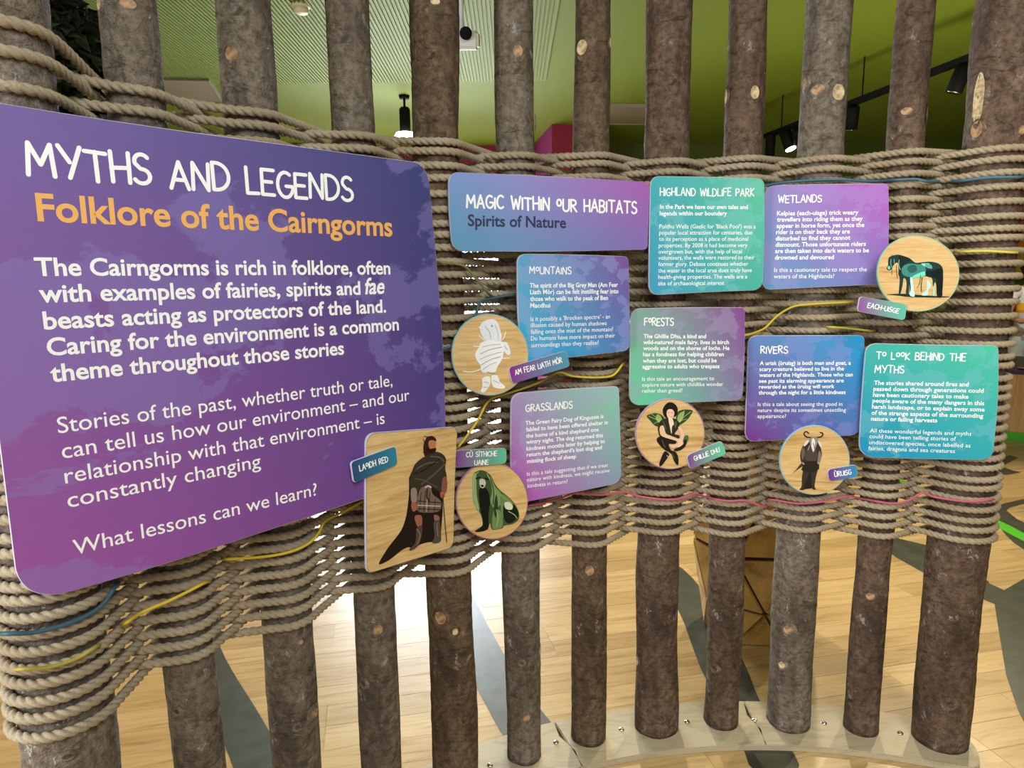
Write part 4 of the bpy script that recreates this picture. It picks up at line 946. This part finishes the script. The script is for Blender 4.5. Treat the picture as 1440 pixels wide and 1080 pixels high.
# ------------------------------------------------------------------ ceiling fittings
M_LAMPG = mat('lamp_glass', '#ffffff', .3); _b = M_LAMPG.node_tree.nodes['Principled BSDF']; _b.inputs['Emission Color'].default_value = (1, .99, .95, 1); _b.inputs['Emission Strength'].default_value = 14
def lathe_obj(name, prof, m, parent, loc, axis=None, seg=24):
    V, Fc = [], []
    for r, z in prof:
        for s in range(seg): V.append((r*math.cos(2*PI*s/seg), r*math.sin(2*PI*s/seg), z))
    n = len(prof)
    for k in range(n-1):
        for s in range(seg): Fc.append((k*seg+s, k*seg+(s+1) % seg, (k+1)*seg+(s+1) % seg, (k+1)*seg+s))
    Fc.append(tuple(range(seg))[::-1]); Fc.append(tuple((n-1)*seg+s for s in range(seg)))
    o = link(name, pydata(V, Fc, True), m, parent, loc)
    if axis is not None: o.rotation_euler = Vector(axis).to_track_quat('Z', 'Y').to_euler()
    return o
# hanging cylinder lamp
p = at_y(570, 187, 7.2)
lamp = empty('cylinder_lamp', (p.x, p.y, CEIL)); tag(lamp, 'black cylinder lamp glowing white below the ceiling, left of the fifth pole', 'lamp')
h = CEIL-p.z
lathe_obj('canopy', [(.05, -.03), (.055, 0)], M_BLACK, lamp, (0, 0, 0)); lathe_obj('stem', [(.012, -h+.24), (.012, -.02)], M_BLACK, lamp, (0, 0, 0))
lathe_obj('lamp_body', [(.052, -h), (.055, -h+.02), (.055, -h+.23), (.04, -h+.25)], M_BLACK, lamp, (0, 0, 0)); lathe_obj('lamp_lens', [(.07, -h-.06), (.11, -h-.03), (.09, -h)], M_LAMPG, lamp, (0, 0, 0))
# track with spotlights
z_t = 3.05
A_ = at_z(1076, 192, z_t); B_ = at_z(1440, 52, z_t); dd = (B_-A_).normalized()
trk = empty('light_track', A_); tag(trk, 'black ceiling track carrying spotlights at upper right', 'light track')
q = dd.to_track_quat('X', 'Z').to_matrix()
bm = bmesh.new(); bm_box(bm, (B_-A_)/2*1.15, ((B_-A_).length*1.15, .05, .05), q, .004); link('rail', bm_done(bm), M_BLACK, trk)
for f in (.1, .5, .9):
    bm = bmesh.new(); pp = (B_-A_)*f; bm_cyl(bm, pp, pp+Vector((0, 0, CEIL-z_t)), .006, seg=8); link('hanger', bm_done(bm), M_BLACK, trk)
def spotlight(px, py, aim, lit, label, L=.2, r=.048):
    # point on the track line under this pixel
    d = ray(px, py); best = min((abs(((A_+dd*t)-CAMPOS).normalized().x-d.normalized().x), t) for t in [k*.01 for k in range(0, 700)])[1]
    T = A_+dd*best; e = empty('track_spotlight', T-Vector((0, 0, .025))); tag(e, label, 'spotlight')
    lathe_obj('bracket', [(.012, -.07), (.014, 0)], M_BLACK, e, (0, 0, 0))
    ax = Vector(aim).normalized(); c = Vector((0, 0, -.07))-ax*L*.35
    lathe_obj('housing', [(r*.8, 0), (r, .02), (r, L), (r*.93, L)], M_BLACK, e, c, ax)
    lathe_obj('lens', [(r*.9, L-.002), (r*.86, L+.004)], M_LAMPG if lit else M_STEEL, e, c, ax)
    return e
spotlight(1083, 195, (.05, .2, -1), False, 'black spotlight hanging at the left end of the track', .3, .05)
spotlight(1106, 190, (.25, -.35, -1), True, 'black spotlight with a bright white lens on the track', .2, .06)
spotlight(1120, 190, (.3, .5, -.6), False, 'small black spotlight beside the lit one on the track', .15, .05)
spotlight(1197, 160, (.08, .3, -1), False, 'black spotlight in the middle of the track', .2, .055)
spotlight(1348, 105, (-.25, .2, -1), False, 'black spotlight nearest the right end of the track', .19, .055)
# ceiling vents, detector, projector
M_VENT = mat('grey_vent', '#8d8675', .7)
def ceil_quad(name, pxs, m, label, cat, th=.03):
    P = [at_z(x, y, CEIL-.02) for x, y in pxs]; c = sum(P, Vector())/4; bm = bmesh.new()
    top = [bm.verts.new((p.x-c.x, p.y-c.y, 0)) for p in P]; bot = [bm.verts.new(((p.x-c.x)*.985, (p.y-c.y)*.985, -th)) for p in P]
    bm.faces.new(top); bm.faces.new(bot[::-1])
    for i in range(4): bm.faces.new((top[i], bot[i], bot[(i+1) % 4], top[(i+1) % 4]))
    e = empty(name, (c.x, c.y, CEIL-.001)); tag(e, label, cat); link('vent_panel', bm_done(bm), m, e)
    bm = bmesh.new(); 
    for i in range(4):
        a, b = P[i]-c, P[(i+1) % 4]-c; a.z = b.z = -th; bm_cyl(bm, a*.97, b*.97, .008, seg=8)
    link('frame', bm_done(bm), M_VENT, e)
ceil_quad('ceiling_vent', [(150, 108), (295, 111), (314, 143), (150, 141)], M_VENT, 'grey rectangular ceiling vent at upper left, behind the second pole', 'vent')
ceil_quad('ceiling_vent', [(835, 148), (935, 149), (935, 174), (830, 173)], M_VENT, 'grey rectangular ceiling vent behind the seventh pole', 'vent')
p = at_z(423, 9, CEIL-.02); det = empty('smoke_detector', (p.x, p.y, CEIL-.012)); tag(det, 'small pale round smoke detector on the ceiling', 'detector')
M_PALE = mat('cream_plastic', '#cfc7a8', .5)
lathe_obj('base', [(.055, -.02), (.075, 0)], M_PALE, det, (0, 0, 0)); lathe_obj('sensor', [(.035, -.055), (.05, -.045), (.05, -.02)], M_PALE, det, (0, 0, 0))
p = at_z(648, 45, 3.0); prj = empty('projector', (p.x, p.y, 2.95)); tag(prj, 'white ceiling projector half hidden behind the fifth pole', 'projector')
bm = bmesh.new(); bm_box(bm, (0, 0, 0), (.22, .3, .1), Matrix.Rotation(.3, 3, 'X'), .015); link('housing', bm_done(bm), M_FRAME, prj)
lathe_obj('lens', [(.035, 0), (.035, .04), (.028, .045)], M_BLACK, prj, (.04, -.15, -.01), (0, -1, -.3)); lathe_obj('bracket', [(.02, .04), (.02, CEIL-2.95)], M_FRAME, prj, (0, 0, 0))
bm = bmesh.new(); bm_box(bm, (0, 0, CEIL-2.95-.01), (.16, .16, .02), None, .004); link('ceiling_mount', bm_done(bm), M_FRAME, prj)

# ------------------------------------------------------------------ dark artificial tree at the upper left
M_LEAF = mat('dark_green_leaves', '#1a2308', .8); M_TRUNK = bark_material('dark_bark', '#3a3022', '#1c1710', '#4a3e2c', '#4a4a30')
def leaves(n, c, rad, size, rnd):
    V, Fc = [], []
    for _ in range(n):
        while True:
            p = Vector((rnd.uniform(-1, 1), rnd.uniform(-1, 1), rnd.uniform(-1, 1)))
            if p.length < 1: break
        p = Vector((p.x*rad[0], p.y*rad[1], p.z*rad[2]))+c; a = Vector((rnd.gauss(0, 1), rnd.gauss(0, 1), rnd.gauss(-.6, .6))).normalized(); b = a.cross(Vector((rnd.gauss(0, 1), rnd.gauss(0, 1), 1))).normalized()
        s = size*rnd.uniform(.7, 1.4); k = len(V); nrm = a.cross(b)*s*.12
        V += [p, p+a*s*.5+b*s*.2+nrm, p+a*s, p+a*s*.5-b*s*.2+nrm]; Fc += [(k, k+1, k+2), (k, k+2, k+3)]
    return V, Fc
tr = empty('artificial_tree', (-3.05, 4.2, 0)); tag(tr, 'dark leafy artificial tree at upper left', 'tree')
V, Fc = tube([Vector((.02*math.sin(k), .03*math.cos(k*1.7), k*.24)) for k in range(13)], [.17-.007*k for k in range(13)], 14, Vector((0, 1, 0)))
link('trunk', pydata(V, Fc, True), M_TRUNK, tr)
rnd = random.Random(4)
for k in range(5):
    a = k*1.3; V, Fc = tube([Vector((0, 0, 2.0+.15*k)), Vector((.3*math.cos(a), .3*math.sin(a), 2.35+.1*k)), Vector((.62*math.cos(a), .62*math.sin(a), 2.55+.1*k))], [.05, .035, .015], 8, Vector((0, 0.1, 1)))
    link('branch', pydata(V, Fc, True), M_TRUNK, tr)
V, Fc = leaves(16000, Vector((0, 0, 2.75)), (.74, .7, .62), .12, rnd)
bm = bmesh.new(); bmesh.ops.create_icosphere(bm, subdivisions=4, radius=1)
for v in bm.verts: v.co = Vector((v.co.x*.62, v.co.y*.58, v.co.z*.52))*(1+.22*noise.noise(v.co*3))+Vector((0, 0, 2.75))
link('foliage_core', bm_done(bm), M_LEAF, tr)  # solid dark core added to close bright gaps between the leaves
o = link('foliage', pydata(V, Fc), M_LEAF, tr); o['kind'] = 'stuff'

# ------------------------------------------------------------------ faceted timber boulder behind the fence
def boulder_mat():
    m = mat('mottled_timber_facet', '#a07a3c', .6); k = NT(m); v = k.mapping('Object')
    c = k.ramp(k.tex(scale=9, detail=7, rough=.65, vec=v).outputs[0], [(.3, '#6b5024'), (.48, '#b38f4c'), (.66, '#cba55c')]); k.base(c); return m
M_BOUL = boulder_mat(); M_SEAM = mat('dark_seam', '#2a2016', .8)
bl = empty('faceted_boulder', (1.03, 2.76, 0)); tag(bl, 'brown faceted timber boulder on the floor behind the ninth and tenth poles', 'boulder')
bm = bmesh.new(); rings_ = []
for k, (z, r) in enumerate([(.003, .19), (.17, .235), (.40, .25), (.68, .235), (.92, .17)]):
    rings_.append([bm.verts.new((r*math.cos(2*PI*(s_+.5*(k % 2)-.1)/6), r*math.sin(2*PI*(s_+.5*(k % 2)-.1)/6), z)) for s_ in range(6)])
top_ = bm.verts.new((0, 0, 1.02)); bm.faces.new(rings_[0][::-1])
for k in range(4):
    for s_ in range(6):
        a, b = rings_[k], rings_[k+1]; n_ = (s_+1) % 6
        if k % 2 == 0: bm.faces.new((a[s_], a[n_], b[s_])); bm.faces.new((a[n_], b[n_], b[s_]))
        else: bm.faces.new((a[s_], b[n_], b[s_])); bm.faces.new((a[s_], a[n_], b[n_]))
for s_ in range(6): bm.faces.new((rings_[4][s_], rings_[4][(s_+1) % 6], top_))
bmesh.ops.recalc_face_normals(bm, faces=bm.faces)
bm.normal_update()
core = bm.copy(); 
for v in core.verts: v.co = Vector((0, 0, .5))+(v.co-Vector((0, 0, .5)))*.96; v.co.z = max(v.co.z, .004)
link('core', bm_done(core), M_SEAM, bl)
for f in list(bm.faces):
    vs = [v.co.copy() for v in f.verts]; c = sum(vs, Vector())/len(vs); n = f.normal.copy()
    if max(v.z for v in vs) < .02: continue
    vs = [c+(v-c)*.90 for v in vs]; b2 = bmesh.new(); a_ = [b2.verts.new(v+n*.004-c) for v in vs]; d_ = [b2.verts.new((c+(v-c)*1.02)-n*.03-c) for v in vs]
    b2.faces.new(a_); b2.faces.new(d_[::-1])
    for i in range(3): b2.faces.new((a_[i], d_[i], d_[(i+1) % 3], a_[(i+1) % 3]))
    link('facet', bm_done(b2), M_BOUL, bl, c)
bm.free()
# ------------------------------------------------------------------ display counter at the right edge
M_CWOOD = mat('counter_oak', '#c08a48', .5); _k = NT(M_CWOOD); _k.base(_k.ramp(_k.tex(scale=3, detail=6, vec=_k.mapping('Object', (8, 8, 1)), dist=.6).outputs[0], [(.3, '#c08a48'), (.6, '#dfae70')]))
M_PURP = mat('dark_purple_print', '#3b2148', .4)
cp_ = at_z(1406, 618, 0)
ct = empty('display_counter', (cp_.x+.02, cp_.y, 0), math.radians(-32)); tag(ct, 'wooden display counter with green plinth and purple graphic top at right edge', 'counter')
bm = bmesh.new(); bm_box(bm, (.6, .35, .36), (1.2, .7, .56), None, .006); link('body', bm_done(bm), M_CWOOD, ct)
bm = bmesh.new(); bm_box(bm, (.6, .35, .04), (1.21, .71, .08), None, .002); link('plinth', bm_done(bm), M_GREENLINE, ct)
bm = bmesh.new(); bm_box(bm, (.6, .33, .675), (1.24, .74, .03), Matrix.Rotation(.1, 3, 'X'), .01); tp = link('top', bm_done(bm), M_PURP, ct)
bm = bmesh.new()
for k in range(5): bm_box(bm, (.62, -.0+.11*k, .66+.011*k+.002), (.7-.06*k, .012, .004), Matrix.Rotation(.1, 3, 'X'))
link('printed_line', bm_done(bm), M_WHITE, tp)
bm = bmesh.new(); bm_cyl(bm, (.13, .1, .672), (.13, .1, .676), .06); bm_cyl(bm, (.24, .2, .682), (.24, .2, .686), .04); link('printed_flower', bm_done(bm), mat('pink_white_print', '#d8b6c4', .5), tp)
# orange wall panel beyond
p = at_y(1450, 300, 9.4)
wp = empty('wall_panel', (p.x, 9.6, 0)); tag(wp, 'orange and yellow panel on the far wall at the right edge', 'panel')
bm = bmesh.new(); bm_box(bm, (0, 0, p.z), (.7, .05, .9), None, .01); link('board', bm_done(bm), mat('orange_print', '#d9781e', .5), wp)
bm = bmesh.new(); bm_box(bm, (0, 0, p.z-.7), (.8, .05, .35), None, .01); link('lower_board', bm_done(bm), mat('ochre_print', '#a88a2e', .5), wp)

# ------------------------------------------------------------------ person at the right edge
def skinned(name, V, E, R, m, parent, root=0, sub=2):
    me = bpy.data.meshes.new(name); me.from_pydata(V, E, []); me.update()
    o = bpy.data.objects.new(name, me); COL.objects.link(o)
    md = o.modifiers.new('s', 'SKIN'); sv = me.skin_vertices[0].data
    for i, r in enumerate(R): sv[i].radius = (r, r) if not hasattr(r, '__len__') else r; sv[i].use_root = (i == root)
    sb_ = o.modifiers.new('d', 'SUBSURF'); sb_.levels = sub; sb_.render_levels = sub
    dg = bpy.context.evaluated_depsgraph_get(); me2 = bpy.data.meshes.new_from_object(o.evaluated_get(dg)); bpy.data.objects.remove(o, do_unlink=True)
    me2.polygons.foreach_set('use_smooth', [True]*len(me2.polygons)); me2.materials.clear()
    return link(name, me2, m, parent)
M_SKIN = mat('skin', '#c98a6c', .55); M_HAIR = mat('black_hair', '#15100d', .6); M_DARK = mat('black_cloth', '#141416', .85); M_LGREY = mat('pale_grey_cloth', '#b9bcb0', .85)
M_TOP = mat('striped_top', '#e8e4da', .85); _k = NT(M_TOP); _tc2 = _k.n('ShaderNodeTexCoord'); _s = _k.n('ShaderNodeSeparateXYZ'); _k.l(_tc2.outputs['Object'], _s.inputs[0])
_mr = _k.n('ShaderNodeMapRange'); _mr.inputs[1].default_value = .9; _mr.inputs[2].default_value = 1.4; _k.l(_s.outputs[2], _mr.inputs[0])
_k.base(_k.ramp(_mr.outputs[0], [(0, '#c9c6bc'), (.44, '#e88a24'), (.5, '#f2b822'), (.66, '#fff'+'fff'), (.67, '#ece7dc')], 'CONSTANT'))
pp_ = at_y(1443, 500, 7.4)
pe = empty('person', (pp_.x, 7.4, 0), math.radians(-25)); tag(pe, 'person in white top with yellow stripes and pale shorts at the right edge', 'person')
bodyV = [(0, 0, .86), (0, 0, 1.05), (0, 0, 1.26), (0, 0, 1.38), (0, 0, 1.44), (0, -.01, 1.54), (0, -.01, 1.62),
         (-.16, 0, 1.34), (-.21, -.02, 1.1), (-.12, -.2, 1.03), (-.07, -.25, 1.05), (.16, 0, 1.34), (.21, -.02, 1.1), (.1, -.2, 1.02), (.04, -.25, 1.04),
         (-.09, 0, .8), (-.1, -.02, .46), (-.1, .01, .08), (-.1, -.12, .03), (.09, 0, .8), (.1, -.02, .46), (.1, .01, .08), (.1, -.12, .03)]
bodyE = [(0, 1), (1, 2), (2, 3), (3, 4), (4, 5), (5, 6), (3, 7), (7, 8), (8, 9), (9, 10), (3, 11), (11, 12), (12, 13), (13, 14), (0, 15), (15, 16), (16, 17), (17, 18), (0, 19), (19, 20), (20, 21), (21, 22)]
bodyR = [(.14, .1), (.12, .09), (.145, .1), (.1, .08), .05, (.075, .09), (.07, .085), .05, .04, .03, .028, .05, .04, .03, .028, .085, .055, .035, .03, .085, .055, .035, .03]
skinned('body', bodyV, bodyE, bodyR, M_SKIN, pe)
skinned('top', [(0, 0, .93), (0, 0, 1.05), (0, 0, 1.26), (0, 0, 1.37), (-.17, 0, 1.335), (-.2, -.01, 1.2), (.17, 0, 1.335), (.2, -.01, 1.2)], [(0, 1), (1, 2), (2, 3), (3, 4), (4, 5), (3, 6), (6, 7)], [(.16, .125), (.145, .115), (.165, .122), (.1, .085), .062, .06, .062, .06], M_TOP, pe, 1)
skinned('shorts', [(0, 0, .93), (0, 0, .84), (-.1, 0, .74), (-.1, -.01, .55), (.1, 0, .74), (.1, -.01, .55)], [(0, 1), (1, 2), (2, 3), (1, 4), (4, 5)], [(.16, .12), (.16, .12), .1, .085, .1, .085], M_LGREY, pe)
for sx in (-1, 1):
    skinned('legging', [(sx*.1, -.01, .56), (sx*.1, -.02, .46), (sx*.1, .01, .1)], [(0, 1), (1, 2)], [.07, .064, .046], M_DARK, pe)
    skinned('shoe', [(sx*.1, .03, .045), (sx*.1, -.05, .04), (sx*.1, -.14, .035)], [(0, 1), (1, 2)], [.045, .045, .035], M_DARK, pe)
skinned('hair', [(0, .04, 1.66), (0, .02, 1.72), (0, .075, 1.58), (0, .09, 1.44)], [(0, 1), (0, 2), (2, 3)], [(.1, .095), (.06, .07), .07, .045], M_HAIR, pe)
for sx in (-1, 1):
    bm = bmesh.new(); bmesh.ops.create_uvsphere(bm, u_segments=8, v_segments=6, radius=.011, matrix=Matrix.Translation((sx*.032, -.098, 1.585))); link('eye', bm_done(bm, True), M_DARK, pe)
    skinned('ear', [(sx*.082, 0, 1.6), (sx*.088, .005, 1.565)], [(0, 1)], [.014, .012], M_SKIN, pe, 0, 1)
skinned('nose', [(0, -.095, 1.575), (0, -.112, 1.55)], [(0, 1)], [.01, .013], M_SKIN, pe, 0, 1)
skinned('mouth', [(-.022, -.095, 1.52), (.022, -.095, 1.52)], [(0, 1)], [.007, .007], mat('lips', '#8a3a34', .5), pe, 0, 1)
for sx, bx in ((-1, -.07), (1, .04)):
    for k in range(5):
        a = Vector((bx, -.26, 1.045)); off = Vector((-sx*(.018*k-.03), 0, .0)); L = [.05, .068, .074, .068, .052][k]
        if k == 0: pts_ = [a+Vector((sx*.02, .02, .01)), a+Vector((sx*.005, -.01, .035)), a+Vector((-sx*.015, -.03, .05))]
        else: pts_ = [a+Vector((sx*(.03-.017*k), 0, -.01)), a+Vector((sx*(.03-.017*k), -L*.55, -.012)), a+Vector((sx*(.03-.017*k)-sx*.012, -L*.85, .012))]
        skinned('finger', [tuple(x) for x in pts_], [(0, 1), (1, 2)], [.009, .0085, .0075], M_SKIN, pe, 0, 1)
